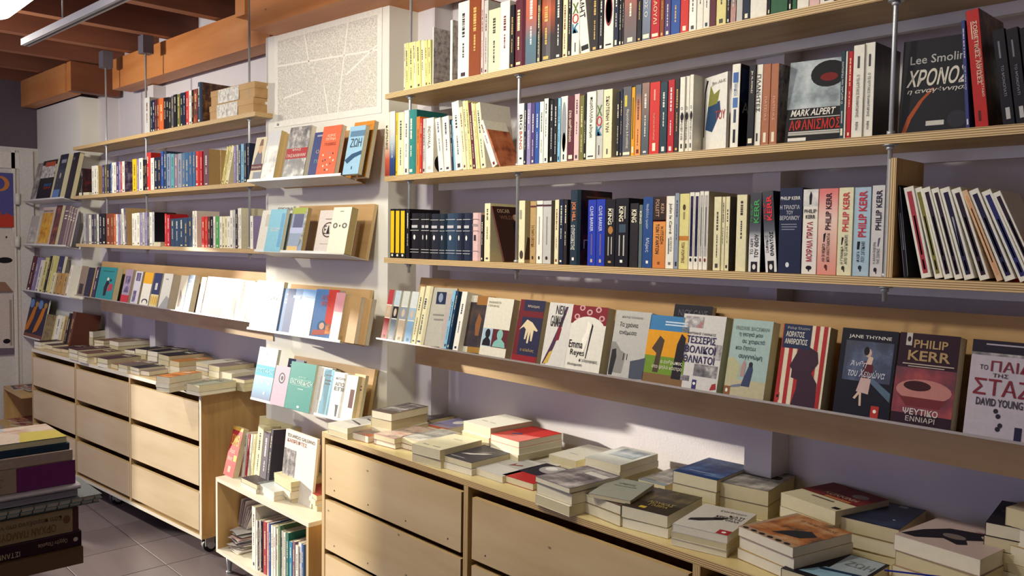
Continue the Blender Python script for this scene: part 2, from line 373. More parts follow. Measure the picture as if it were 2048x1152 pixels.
ARTS = dict(eleph='art:#6a6264,#a39a96,#b8b0aa,60', fire='art:#1a1216,#8a2f16,#c8602a,25', wrinkle='art:#4a4244,#8d8480,#a89e98,45', darkred='art:#140e14,#2a161a,#6a1c1c,30',
            face='art:#100c12,#1a1418,#5a3a34,14', greyph='art:#3a3638,#77706e,#c0bab2,30', paleph='art:#8c8a86,#c6c2b8,#e4e0d4,18', brownph='art:#2a1a16,#5a3a2c,#9a7452,25',
            blueph='art:#16224a,#27457c,#5a7eae,16', orangeph='art:#5a3a34,#c0702c,#d89a50,25', landsc='art:#4a4642,#8c857c,#c8c0b4,16', mixed='art:#2a3a5a,#a04a3a,#d8c8a0,30',
            purpleph='art:#2a2238,#5a4a6a,#a89ab0,25', terra='art:#6e2f1c,#b0623a,#c27a50,22', map='art:#e2ddd0,#c9c4b8,#8f8a84,45', olive='art:#1c1812,#3a3020,#6a5a3a,20', navyph='art:#0e1220,#182238,#2a3a54,14', redph='art:#3a1014,#7a1c20,#a83a30,12')
for k in ARTS: PAL[k] = ARTS[k]
_M0 = M
def M(c): return _M0(PAL.get(c, c) if isinstance(c, str) else c)
_l0, _c0 = lum, colour_name
def lum(c): return _l0(PAL.get(c, c))
def colour_name(c): return _c0(PAL.get(c, c))

# ================================================================== THE ROOM
YW, NS, NP, NW = 2.222, 1.97, 2.06, 2.268     # right wall plane, left shelf front, pillar front, left wall plane
YS, NB = 2.122, 2.184                       # backs of the shelves, at the fronts of the pilasters
XE = -7.13                                  # end wall with the glazed door
ZC = 2.93
# floor with single tiles
fl = struct('floor', MB().box(XE - .2, 2.5, -3.2, 2.6, -.08, -.008, paint('#2c282a', .9)))
TS = .3685; tm = {}
TILES = [wood('floor_tile_%d' % k, a, b, c, 6, 'X', .4) for k, (a, b, c) in enumerate((('#5b4f52', '#675b5d', '#706464'), ('#605457', '#6b6062', '#746869'), ('#564b4e', '#62575a', '#6c6061')))]
for i in range(-7, 6):
    for j in range(-5, 4):
        x = -4.41 + i * TS; y = 1.535 + j * TS
        k = (i * 7 + j * 3) % 3
        if k not in tm:
            e = .004; me = bpy.data.meshes.new('tile'); b = .003; A, Bq = TS / 2 - .0022, TS / 2 - .003
            vs = [(-A, -A, -.008), (A, -A, -.008), (A, A, -.008), (-A, A, -.008), (-A, -A, -.002), (A, -A, -.002), (A, A, -.002), (-A, A, -.002), (-Bq, -Bq, 0), (Bq, -Bq, 0), (Bq, Bq, 0), (-Bq, Bq, 0)]
            fs = [(0, 1, 5, 4), (1, 2, 6, 5), (2, 3, 7, 6), (3, 0, 4, 7), (4, 5, 9, 8), (5, 6, 10, 9), (6, 7, 11, 10), (7, 4, 8, 11), (8, 9, 10, 11)]
            tm[k] = mesh('tile', vs, fs, TILES[k])
        obj('tile', tm[k], fl, Matrix.Translation((x + TS / 2, y + TS / 2, 0)))
# back walls: right bay, pillar, left bay
PR = Vector((-2.83, 1.985, 0)); SL = FL.s_at(532, NP, 1.9); PLc = FL.w(SL, NP)
def prism(pts, z0, z1, m):
    mb = MB(); n = len(pts); vs = [(p[0], p[1], z0) for p in pts] + [(p[0], p[1], z1) for p in pts]
    mb.add(vs, [(i, (i + 1) % n, n + (i + 1) % n, n + i) for i in range(n)] + [tuple(reversed(range(n))), tuple(n + i for i in range(n))], m); return mb
struct('wall_back_right', MB().box(-2.9, 2.2, YW, YW + .15, 0, ZC, WALL))
struct('wall_pillar_middle', prism([(PLc.x, PLc.y), (PR.x, PR.y), (PR.x + .004, YW + .1), (PLc.x - .01, YW + .12)], 0, 2.56, PILL))
PF = Frame(math.atan2(PR.y - PLc.y, PR.x - PLc.x), (PLc.x, PLc.y)); PW = (PR - PLc).length      # on the pillar's face, from its left edge
struct('wall_back_left', MB().box(XE - .6, SL + .1, NW, NW + .15, 0, ZC, WALL), FL.m(0, 0))
NPC = 2.06; s0, s1 = FL.s_at(75, NPC, 2.2), FL.s_at(161, NPC, 2.2)
struct('wall_pillar_corner', MB().box(s0, s1, NPC, NW + .02, 0, 2.56, PILL), FL.m(0, 0))
def pilaster(name, fr, n, p0, p1, z, proud, z0=0, z1=2.6):
    a, b = fr.s_at(p0, n - proud, z), fr.s_at(p1, n - proud, z)
    return struct(name, MB().box(a, b, n - proud, n + .01, z0, z1, WALL), fr.m(0, 0))
pilaster('trim_1', FR, YW, 833, 866, 1.75, .093); pilaster('trim_2', FR, YW, 1510, 1566, 2.0, .095)
pilaster('trim_3', FL, NW, 196, 213, 2.3, .081); pilaster('trim_4', FL, NW, 296, 307, 2.3, .08, 0, 2.55)
# end wall (faces the camera side) with the doorway the sun comes through
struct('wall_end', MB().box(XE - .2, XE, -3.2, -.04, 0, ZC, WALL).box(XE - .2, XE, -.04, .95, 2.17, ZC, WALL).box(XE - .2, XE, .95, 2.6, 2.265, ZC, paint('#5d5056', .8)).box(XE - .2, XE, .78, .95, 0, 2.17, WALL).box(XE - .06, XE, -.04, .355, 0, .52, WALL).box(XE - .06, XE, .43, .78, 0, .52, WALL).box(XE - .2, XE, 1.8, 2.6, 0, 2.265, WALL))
struct('wall_front', MB().box(XE - .2, -5.6, -3.2, -3.05, 0, ZC, WALL).box(-5.6, -1.2, -3.2, -3.05, 0, .5, WALL).box(-5.6, -1.2, -3.2, -3.05, 2.5, ZC, WALL)  .box(-1.2, 2.5, -3.2, -3.05, 0, ZC, WALL))
struct('wall_right', MB().box(2.2, 2.35, -3.2, 2.3, 0, ZC, WALL))
# glazed door leaf with posters, shut beside the doorway
dr = tag(box('door_1', XE, XE + .02, .95, 1.8, .0, 2.262, paint('#cdc5bd', .5)), kind='structure')
DP = lambda px, py: (lambda d: CAM + d * ((XE + .045) / d.x))(ray(px, py))
def dbox(name, a, b, th, m, off=0, parent=dr):
    p, q = DP(*a), DP(*b); return box(name, XE + .02 + off, XE + .02 + off + th, min(p.y, q.y), max(p.y, q.y), min(p.z, q.z), max(p.z, q.z), m, parent)
dbox('door_rail', (-40, 300), (46, 338), .02, paint('#d6cfc6', .5)); dbox('door_stile', (30, 300), (34, 960), .02, paint('#d6cfc6', .5)); dbox('frame_jamb', (38, 300), (76, 960), .028, paint('#d2cac2', .5))
for y0, y1 in ((387, 409), (473, 494)):
    p, q = DP(34, y0), DP(34, y1); MB().cyl((XE + .06, p.y, p.z), (XE + .06, q.y, q.z), .018, paint('#d8d2c8', .4), 12).build('hinge', dr)
def poster(label, a, b, base, items):
    p, q = DP(*a), DP(*b); y0, y1, z0, z1 = min(p.y, q.y) - .22, max(p.y, q.y), min(p.z, q.z), max(p.z, q.z)
    o = tag(box('poster', XE + .041, XE + .043, y0, y1, z0, z1, base), label, 'poster', 'posters on the glazed door')
    for k, (poly, c) in enumerate(items): MB().add([(XE + .0435 + .0003 * k, y0 + (y1 - y0) * u, z0 + (z1 - z0) * v) for u, v in poly], [tuple(range(len(poly)))], c).build('poster_print', o)
circ = lambda cx, cy, rx, ry, n=18: [(cx + rx * math.cos(2 * math.pi * i / n), cy + ry * math.sin(2 * math.pi * i / n)) for i in range(n)]
poster('blue and red poster with an orange crescent on the glazed door', (0, 345), (28, 455), paint('#4d4a86', .4), [(circ(.72, .8, .2, .14), '#c07a3c'), (circ(.68, .8, .14, .11), '#4d4a86'), ([(0, 0), (1, 0), (1, .2), (.86, .26), (.74, .22), (.7, .34), (.6, .3), (0, .36)], '#b23a2c'), ([(.3, .3), (.7, .3), (.72, .55), (.5, .7), (.3, .6)], '#4a72b0')])
poster('pale poster with a dark hat shape, middle one on the glazed door', (0, 462), (30, 583), paint('#c9bcb2', .5), [(circ(.8, .52, .16, .05), '#1a161c'), ([(.0, 0), (.96, 0), (.8, .16), (0, .2)], '#8a6a55'), (circ(.84, .9, .02, .02), '#2a2428')])
poster('pale poster with handwriting, lowest one on the glazed door', (0, 588), (28, 708), paint('#c6b9b0', .5), [([(0, 0), (1, 0), (1, .1), (0, .14)], '#6a5a66'), ([(.92, .14), (.97, .14), (.97, .9), (.92, .9)], '#9a8a80'), (circ(.85, .22, .08, .04), '#1d181e')])
# ceiling: boards, rafters, beams
ce = struct('ceiling', MB().box(XE - .2, 2.5, -3.2, 2.5, ZC, ZC + .05, CEIL))
for k in range(20): box('ceiling_board', XE - .19 + k * .48, XE - .19 + k * .48 + .472, -3.2, 2.3, ZC - .012, ZC - .001, wood('ceiling_boards_y', '#4a2a20', '#5a3428', '#683e30', 8, 'Y', .7), ce)
RZ = 2.755
rx = [G(258, 3, RZ).x, G(17, 19, RZ).x, G(0, 62, RZ).x, G(0, 100, RZ).x, G(0, 133, RZ).x, G(0, 160, RZ).x]
gap = rx[0] - rx[1]
for x in rx + [rx[0] + gap * k for k in range(1, 7)]:
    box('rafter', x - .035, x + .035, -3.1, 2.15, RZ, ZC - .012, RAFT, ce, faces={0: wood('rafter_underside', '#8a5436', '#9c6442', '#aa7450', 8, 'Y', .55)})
def beam(name, fr, p0, p1, n, z0, z1, label, dep=.14, pz=None):
    a, b = fr.s_at(p0, n, pz or z0), fr.s_at(p1, n, pz or z0)
    return tag(box(name, a, b, n, n + dep, z0, z1, BEAM, None, fr.m(0, 0)), kind='structure')
BZ = 2.556
beam('trim_5', FL, 225, 540, 2.10, BZ, BZ + .19, '', .12)
beam('trim_6', FL, 42, 130, 1.93, BZ, BZ + .19, '', .10)
tag(box('trim_7', FL.s_at(500, 1.93, BZ), FL.s_at(760, 1.93, BZ) + .2, 1.93, 2.25, BZ, BZ + .19, BEAM, None, FL.m(0, 0)), kind='structure')
tag(box('trim_8', -2.85, 2.2, 2.0, 2.12, BZ + .1, BZ + .29, BEAM), kind='structure')
# posts' short blocks seen under the rafters
a = FL.s_at(134, 1.93, BZ); b = FL.s_at(142, 1.93, BZ)
tag(box('trim_9', a, b, 1.93, 2.24, BZ, BZ + .19, RAFT, None, FL.m(0, 0), {2: BEAM, 3: wood('beam_side', '#5a2c18', '#6e3a20', '#7c4628', 8, 'Y', .55)}), kind='structure')
tag(box('trim_10', FL.s_at(478, 2.02, BZ + .2), FL.s_at(497, 2.02, BZ + .2), 2.0, 2.14, BZ + .12, RZ + .1, BEAM, None, FL.m(0, 0)), kind='structure')

# ================================================================== LAMPS
p, q = G(50, 92, 2.5), G(252, -2, 2.5)
d = (q - p); ln = d.length * 1.9; yaw = math.atan2(d.y, d.x)
rl = empty('light_rail', Matrix.Translation(p) @ Matrix.Rotation(yaw, 4, 'Z'), 'slim silver lighting rail hanging below the dark rafters', 'light rail')
MB().box(0, ln, -.018, .018, 0, .03, paint('#b9b7bc', .35, .03, 30)).build('rail_body', rl); box('rail_groove', .01, ln - .01, -.006, .006, -.0015, .0005, paint('#3a3640', .5), rl)
for k in (.5, ln - .4): MB().cyl((k, 0, .03), (k, 0, ZC - 2.512), .003, STEEL, 6).build('hanger', rl)
E_ = bpy.data.materials.new('lamp_glass'); E_.use_nodes = True; E_.node_tree.nodes['Principled BSDF'].inputs['Emission Color'].default_value = (1, .93, .8, 1); E_.node_tree.nodes['Principled BSDF'].inputs['Emission Strength'].default_value = 5; E_.node_tree.nodes['Principled BSDF'].inputs['Base Color'].default_value = (.9, .88, .8, 1)
def globe(c, r, label, group=None):
    o = empty('pendant_lamp', Matrix.Translation(c), label, 'lamp', group)
    MB().lathe([(.02, r), (r * .5, r * .87), (r * .87, r * .5), (r, 0), (r * .87, -r * .5), (r * .5, -r * .87), (.001, -r)], E_, 28).build('glass_globe', o)
    MB().cyl((0, 0, r * .97), (0, 0, r + .05), .03, DSTEEL, 14).build('cap', o); MB().cyl((0, 0, r + .05), (0, 0, ZC - c[2] - .013), .004, DARK, 6).build('cord', o)
gc = CAM + ray(-62, -100) * 1.75
globe(gc, .145, 'round white glowing pendant lamp cut off at the ceiling corner')
for i, (x, y, z, s) in enumerate(LAMPS):
    o = empty('spot_lamp', Matrix.Translation((x, y, z)), 'unseen white spot lamp above the aisle, %s along it' % ORD[i], 'lamp', 'spot lamps over the aisle')
    T = Matrix.Rotation(R(48), 4, 'X')
    MB().lathe([(.02, .09), (.05, .08), (.085, .02), (.09, .0), (.084, .0)], paint('#d8d4ca', .4), 24).build('shade', o, T)
    MB().lathe([(.001, .03), (.07, .03), (.08, .012)], paint('#efe9d8', .5), 24).build('reflector', o, T)
    MB().cyl((0, 0, .07), (0, 0, ZC - z - .013), .006, DSTEEL, 8).build('stem', o)
    L = bpy.data.lights.new('spot_lamp_light', 'AREA'); L.shape = 'DISK'; L.size = .14; L.energy = 8.5 * s; L.color = (1, .95, .82)
    lo = bpy.data.objects.new('spot_lamp_light', L); col.objects.link(lo); lo.parent = o; lo.matrix_basis = T @ Matrix.Translation((0, 0, -.003))

# ================================================================== SHELVES
ZA, ZB, ZCs = 2.157, 1.836, 1.515; SH = .0205
LA, LB, LC = 2.176, 1.851, 1.5335
def shelf(fr, a, b, n0, n1, zb, label, group):
    o = empty('shelf', fr.m(0, 0), label, 'shelf', group)
    MB().box(a, b, n0, n1, zb, zb + SH, PLY, {2: EDGE, 3: EDGE, 5: EDGE}).build('board', o)
    box('support_angle', a + .09, b - .02, n1 - .022, n1 - .001, zb - .028, zb - .0005, WHITE_STEEL, o)
    return o
XR = 1.5; xl = FR.s_at(769, 1.9, ZB)
for z, nm in ((ZA, 'top'), (ZB, 'middle'), (ZCs, 'lowest')): shelf(FR, xl, XR, 1.9, YS, z, '%s long plywood shelf in the bay beside the drawer counter' % nm, 'plywood shelves')
sle = [(146, 510, LA), (147, 510, LB), (152, 536, LC)]
for (p0, p1, z), nm in zip(sle, ('top', 'middle', 'lowest')): shelf(FL, FL.s_at(p0, NS, z), min(FL.s_at(p1, NS, z), SL + .16 if nm != 'lowest' else 9), NS, NB, z, '%s plywood shelf in the far bay above the wheeled cabinet' % nm, 'plywood shelves')
def rod(fr, px, n, z0, z1, zs, label, pz):
    s = fr.s_at(px, n, pz); o = empty('threaded_rod', fr.m(s, n), label, 'rod', 'threaded rods carrying the shelves')
    MB().cyl((0, 0, z0), (0, 0, z1), .0055, STEEL, 10).build('rod', o)
    for z in zs:
        MB().cyl((0, 0, z - .0035), (0, 0, z - .0002), .017, STEEL, 14).build('washer', o); MB().cyl((0, 0, z - .012), (0, 0, z - .0035), .0095, STEEL, 6).build('nut', o)
        MB().cyl((0, 0, z + SH), (0, 0, z + SH + .009), .0095, STEEL, 6).build('nut', o)
for px, nm in ((819, 'nearest the pillar'), (1036, 'second from the pillar'), (1781, 'farthest from the pillar, by the bookend')):
    rod(FR, px, 1.925 if px < 1500 else 1.918, ZCs - .035, RZ, (ZA, ZB, ZCs), 'steel threaded rod through the near shelves, ' + nm, ZB)
for px, nm in ((213.5, 'far end'), (293, 'middle'), (499, 'end by the pillar')):
    o = rod(FL, px, NS + .028, LC - .03, RZ - .02, (LA, LB, LC), 'steel threaded rod through the far shelves, ' + nm, LB + .2)
for px, nm in ((213.5, 'far'), (293, 'middle')):
    s = FL.s_at(px, NS + .028, LB + .2); o = tag(MB().box(s - .035, s + .035, NS - .0, NS + .06, RZ - .10, RZ, paint('#5a5660', .4), None).build('rod_bracket', None, FL.m(0, 0)), 'grey steel bracket under the rafter holding the %s rod' % nm, 'bracket')
# tilted display boards and ledges
TI = R(12)
def ledge(fr, a, b, n, z, dep, board, hb, label, group, below=None, ov=(0, 0)):
    lm = paint('#9a9086', .4, .05, 60, .3) if below else WHITE_STEEL
    o = empty('display_ledge', fr.m(a, n, z), label, 'display ledge', group); W = b - a
    T = Matrix.Rotation(-TI, 4, 'X')
    MB().box(0, W, 0, dep, -.003, 0, lm, None, T).box(0, W, -.0015, 0, -.003, .003 if below else .008, lm, None, T).build('metal_ledge', o)
    if board: MB().box(ov[0], W + ov[1], dep + .0005, dep + .0175, -.003, hb, CARD, {1: EDGE, 3: EDGEX}, T).build('backing_board', o)
    else: MB().box(0, W, dep + .0005, dep + .003, -.003, hb, WHITE_STEEL, None, T).build('back_plate', o)
    if below: MB().box(below[0], W, below[1], below[1] + .018, below[2], below[3], PLY, {0: EDGE, 5: EDGEX}).build('fascia_board', o)
    return o
DN, DZ = 1.868, 1.216
xd = FR.s_at(752, DN, DZ)
ledge(FR, xd, XR, DN, DZ, .09, True, .268, 'long tilted display board with metal ledge under the near shelves', 'display ledges', (FR.s_at(831, 2.0, 1.15) - xd, 2.0 - DN, 1.113 - DZ, 1.205 - DZ), (.10, 0))
LN_, LZ = 1.94, 1.213
la, lb = FL.s_at(150, LN_, LZ), FL.s_at(500, LN_, LZ)
ledge(FL, la, lb, LN_, LZ, .09, True, .25, 'tilted display board with metal ledge under the far shelves', 'display ledges', (.12, .12, -.10, -.012), (.1, 0))
PLG = []
for k, (p0, p1, y0, hb, nm) in enumerate(((494, 681.6, 363, .235, 'topmost'), (509, 688, 502, .235, 'second from the top'), (494, 680, 657, .235, 'third from the top'), (501, 640, 797, .225, 'lowest'))):
    n = -.175; s = PF.s_at(p0, n, 1.86 - .32 * k); z = PF.z_at(y0, s, n)
    e = PF.s_at(p1, n, z) if k < 3 else PF.s_at(690, n, z)
    PLG.append((s, e, n, z)); ledge(PF, s, e, n, z, .11, True, hb, 'tilted display ledge on the white pillar, %s of four' % nm, 'display ledges on the pillar', None, (.12, 0))
CLG = []
for k, (p0, p1, y0, nm) in enumerate(((46, 128, 402, 'topmost'), (46, 132, 489, 'second from the top'), (40, 140, 579, 'third from the top'), (40, 80, 670, 'lowest'))):
    n = 1.93; s = FL.s_at(p0, n, 1.85 - .31 * k); z = FL.z_at(y0, s, n); e = FL.s_at(p1, n, z)
    CLG.append((s, e, n, z)); ledge(FL, s, e, n, z, .09, False, .18, 'slim metal display ledge on the corner pillar, %s of four' % nm, 'display ledges in the corner')

# ================================================================== DRAWER COUNTERS
def drawer(parent, x0, x1, z0, z1, dep, face, edge, screws=True, deep=.23, y=0):
    d = box('drawer', x0, x1, y, y + .018, z0, z1, face, parent, None, {1: edge, 0: edge, 3: edge, 5: edge})
    MB().box(x0 + .018, x0 + .03, y + .018, y + deep, z0 + .02, z1 - .06, PLYZ).box(x1 - .03, x1 - .018, y + .018, y + deep, z0 + .02, z1 - .06, PLYZ).box(x0 + .03, x1 - .03, y + .018, y + deep, z0 + .02, z0 + .03, PLYZ).box(x0 + .03, x1 - .03, y + deep, y + deep + .012, z0 + .02, z1 - .06, PLYZ).build('drawer_box', d)
    box('runner', x1 - .016, x1 - .004, y + .02, y + deep, (z0 + z1) / 2 - .022, (z0 + z1) / 2 + .022, DSTEEL, d)
    box('runner', x0 + .004, x0 + .016, y + .02, y + deep, (z0 + z1) / 2 - .022, (z0 + z1) / 2 + .022, DSTEEL, d)
    if screws:
        for u in (.08, .36, .64, .92):
            MB().cyl((x0 + (x1 - x0) * u, y - .0006, z0 + .028), (x0 + (x1 - x0) * u, y + .001, z0 + .028), .0032, DSTEEL, 8).build('screw', d)
YC, ZT = 1.70, .845
cx0 = FR.s_at(644, YC, ZT); d1 = FR.s_at(932, YC, ZT - .03); d2 = FR.s_at(1393, YC, ZT - .03); bw = d2 - d1
ct = empty('drawer_counter', FR.m(0, 0), 'long birch plywood counter with drawers under the near shelves', 'drawer counter', 'birch drawer units')
CT = MB(); CTM = {2: EDGE, 5: EDGE, 1: wood('counter_top_face', '#c8b078', '#d8c48c', '#e0cf9c', 8, 'X', .35)}
for xa, xb, yb in ((cx0, -2.834, YW - .3), (-2.834, -2.70, 2.125), (-2.70, -1.262, YW - .002), (-1.262, -1.148, 2.125), (-1.148, 1.6, YW - .002)): CT.box(xa, xb, YC, min(yb, 1.98) if xa == cx0 else yb, ZT - .021, ZT, PLY, CTM)
CT.build('counter_top', ct)
ups = [cx0 + .0105] + [d1 + bw * k for k in range(4)]
for x in ups: box('upright', x - .0105, x + .0105, YC, YW - .1 if x > -2.8 else 1.978, .09, ZT - .0215, PLYZ, ct, None, {2: EDGEX})
box('back_panel', -2.69, 1.58, YW - .107, YW - .1, .09, ZT - .022, DARK, ct); box('bottom_board', cx0, 1.58, YC + .002, 1.978, .07, .09, PLY, ct, None, {2: EDGE})
box('plinth', cx0 + .04, 1.5, YC + .06, 1.95, 0, .07, DARK, ct)
zz = [FR.z_at(y, cx0 + .03, YC) for y in (889, 988, 1004, 1092, 1108)]
pit = (zz[0] - zz[4]) / 2
for i in range(3):
    for k in range(3):
        x0, x1 = ups[i] + .0105 + .009, ups[i + 1] - .0105 - .012
        zt = zz[0] - pit * k - (.004 if i else 0); zb = zt - (zz[0] - zz[1]); 
        if i == 0: drawer(ct, x0 - .003, x1, max(zb, .1), zt, .3, BIRCH, EDGEX, y=YC)
        else: drawer(ct, x0 + .012, x1, max(zb, .1), zt, .3, BIRCH, EDGEX, y=YC)
# wheeled cabinet
cw = empty('wheeled_cabinet', FC.m(0, 0), 'long birch cabinet on casters with nine drawers under the far shelves', 'cabinet', 'birch drawer units')
cz = .835; zb = FC.z_at(1080, 0, 0); dep = .365
CTF = wood('cabinet_top_face', '#b89a6a', '#cbb084', '#d6bf98', 8, 'X', .4)
MB().box(-CLEN + .24, 0, 0, dep, cz - .02, cz, PLY, {2: PEDGE, 1: CTF}).box(-CLEN, -CLEN + .24, 0, .275, cz - .02, cz, PLY, {2: PEDGE, 1: CTF}).build('cabinet_top', cw)
box('cabinet_bottom', -CLEN, 0, 0, .275, zb, zb + .02, PLY, cw, None, {2: PEDGE}); box('side_panel', -.02, 0, 0, dep, zb + .0205, cz - .0205, PLYZ, cw, None, {2: PALE}); box('side_panel', -CLEN, -CLEN + .02, 0, .275, zb + .0205, cz - .0205, PLYZ, cw, None, {2: EDGEX}); box('back_panel', -CLEN + .24, -.02, dep - .01, dep - .001, zb + .02, cz - .02, DARK, cw)
dv = [-CLEN + .02] + [FC.s_at(p, 0, cz - .05) for p in (150.5, 259)] + [-.02]
for x in dv[1:3]: box('upright', x - .01, x + .01, 0, dep - .011, zb + .0205, cz - .0205, PLYZ, cw, None, {2: EDGEX})
hh = cz - .02 - (zb + .02)
for i in range(3):
    x0, x1 = dv[i] + (.014 if i else .004), dv[i + 1] - (.014 if i < 2 else .006)
    for k in range(3):
        zt = cz - .02 - .034 - k * (hh - .02) / 3; drawer(cw, x0, x1, zt - (hh - .02) / 3 + .036, zt, .3, wood('cabinet_drawer_face', '#c0a67c', '#cfb68e', '#d8c3a0', 9, 'X', .45), EDGEX, False)
for x, y in ((-.06, .06), (-.06, dep - .06), (-CLEN / 2, .06), (-CLEN + .08, .06), (-CLEN + .3, dep - .06)):
    r = (zb - .02) / 2 if zb < .2 else .045
    cst = MB().box(x - .03, x + .03, y - .03, y + .03, zb - .006, zb - .0005, STEEL).box(x - .022, x - .018, y - .02, y + .03, r, zb - .006, STEEL).box(x + .018, x + .022, y - .02, y + .03, r, zb - .006, STEEL).build('caster', cw)
    wm = MB().cyl((x - .014, y + .014, r), (x + .014, y + .014, r), r, paint('#141216', .6), 22); wm.build('wheel', cst)
    MB().cyl((x - .024, y + .014, r), (x + .024, y + .014, r), r * .5, STEEL, 14).build('hub', cst)
# low open box shelf between the two units
ft = G(459, 1146, .0); BY = ft.y - .035
bx0 = FR.s_at(431.5, BY, .45); bz1 = FR.z_at(954, bx0, BY); bz0 = FR.z_at(1103, bx0, BY); bx1 = FR.s_at(617, BY, bz1 - .02)
lb_ = empty('low_shelf', FR.m(0, 0), 'low open plywood box shelf on metal legs between the drawer units', 'shelf'); BD = min(.36, 2.04 - BY); PT = .018
box('top_board', bx0, bx1, BY, BY + BD, bz1 - PT, bz1, PALE, lb_, None, {2: PEDGE}); box('bottom_board', bx0, bx1, BY, BY + BD, bz0, bz0 + PT, PALE, lb_, None, {2: PEDGE})
box('side_panel', bx0, bx0 + PT, BY, BY + BD, bz0 + PT + .0003, bz1 - PT - .0003, PLYZ, lb_, None, {2: PALE}); box('side_panel', bx1 - PT, bx1, BY, BY + BD, bz0 + PT + .0003, bz1 - PT - .0003, PLYZ, lb_, None, {2: EDGEX})
box('back_panel', bx0 + PT, bx1 - PT, BY + BD - .01, BY + BD - .001, bz0 + PT, bz1 - PT, PLYZ, lb_)
for x, y in ((bx0 + .06, BY + .04), (bx1 - .06, BY + .04), (bx0 + .06, BY + BD - .05), (bx1 - .06, BY + BD - .05)):
    MB().cyl((x, y, .0), (x, y, .008), .015, STEEL, 12).cyl((x, y, .008), (x, y, bz0 - .0003), .009, STEEL, 12, .018).build('leg', lb_)

# ================================================================== BOOKS ON THE NEAR SHELVES
W_, K_, CR = '#e9e4d6', '#1a161c', '#e8dfc0'
TREE = lambda c, v=.05, a=.3, b=.7: [('S', 'e', a, v + .02, b, v + .07, c), ('S', 'r', .46, v, .54, v + .03, c)]
BOXL = lambda c: [('S', 'r', .2, .04, .8, .1, c)]
PAL.update(carn='fade:#8a2a20,#c2553a,#dccfae,#dcd2b4,.2', wblue='fade:#22345c,#2c4a80,#b9c3c8,#dcd8c8,.2', orgdk='fade:#1a1418,#2a181a,#b8501e,#3a1a18,.24', teor='fade:#24475a,#2a5a6a,#b04a26,#c0603a,.24', brfire='fade:#2a2028,#5a3030,#a8482a,#b05030,.24',
           graybl='fade:#2e3a52,#55627a,#77839a,#8a93a4,.24', kerrg='fade:#dcdad2,#dcdad2,#dcdad2,#d4d2ce,#4a4c54,#15151b,#121218,#121218,#121218,.21', kerrw='fade:#e0d8cc,#e0d9cb,#e4dcc4,#d8d6d0,.2', pinkg='fade:#d98672,#e0a890,#e6c4b0,#d86a62,.2', dkorg='fade:#d8861c,#d8861c,#c87a24,#1c2238,#1c2238,.24', brteal='fade:#26323a,#2a363c,#6a4430,#7c4c34,.24',
           foll='fade:#c87420,#d88a30,#d88a30,.21', wpurp='fade:#e2ddd0,#e2ddd0,#b8aac6,#e0dad0,.22')
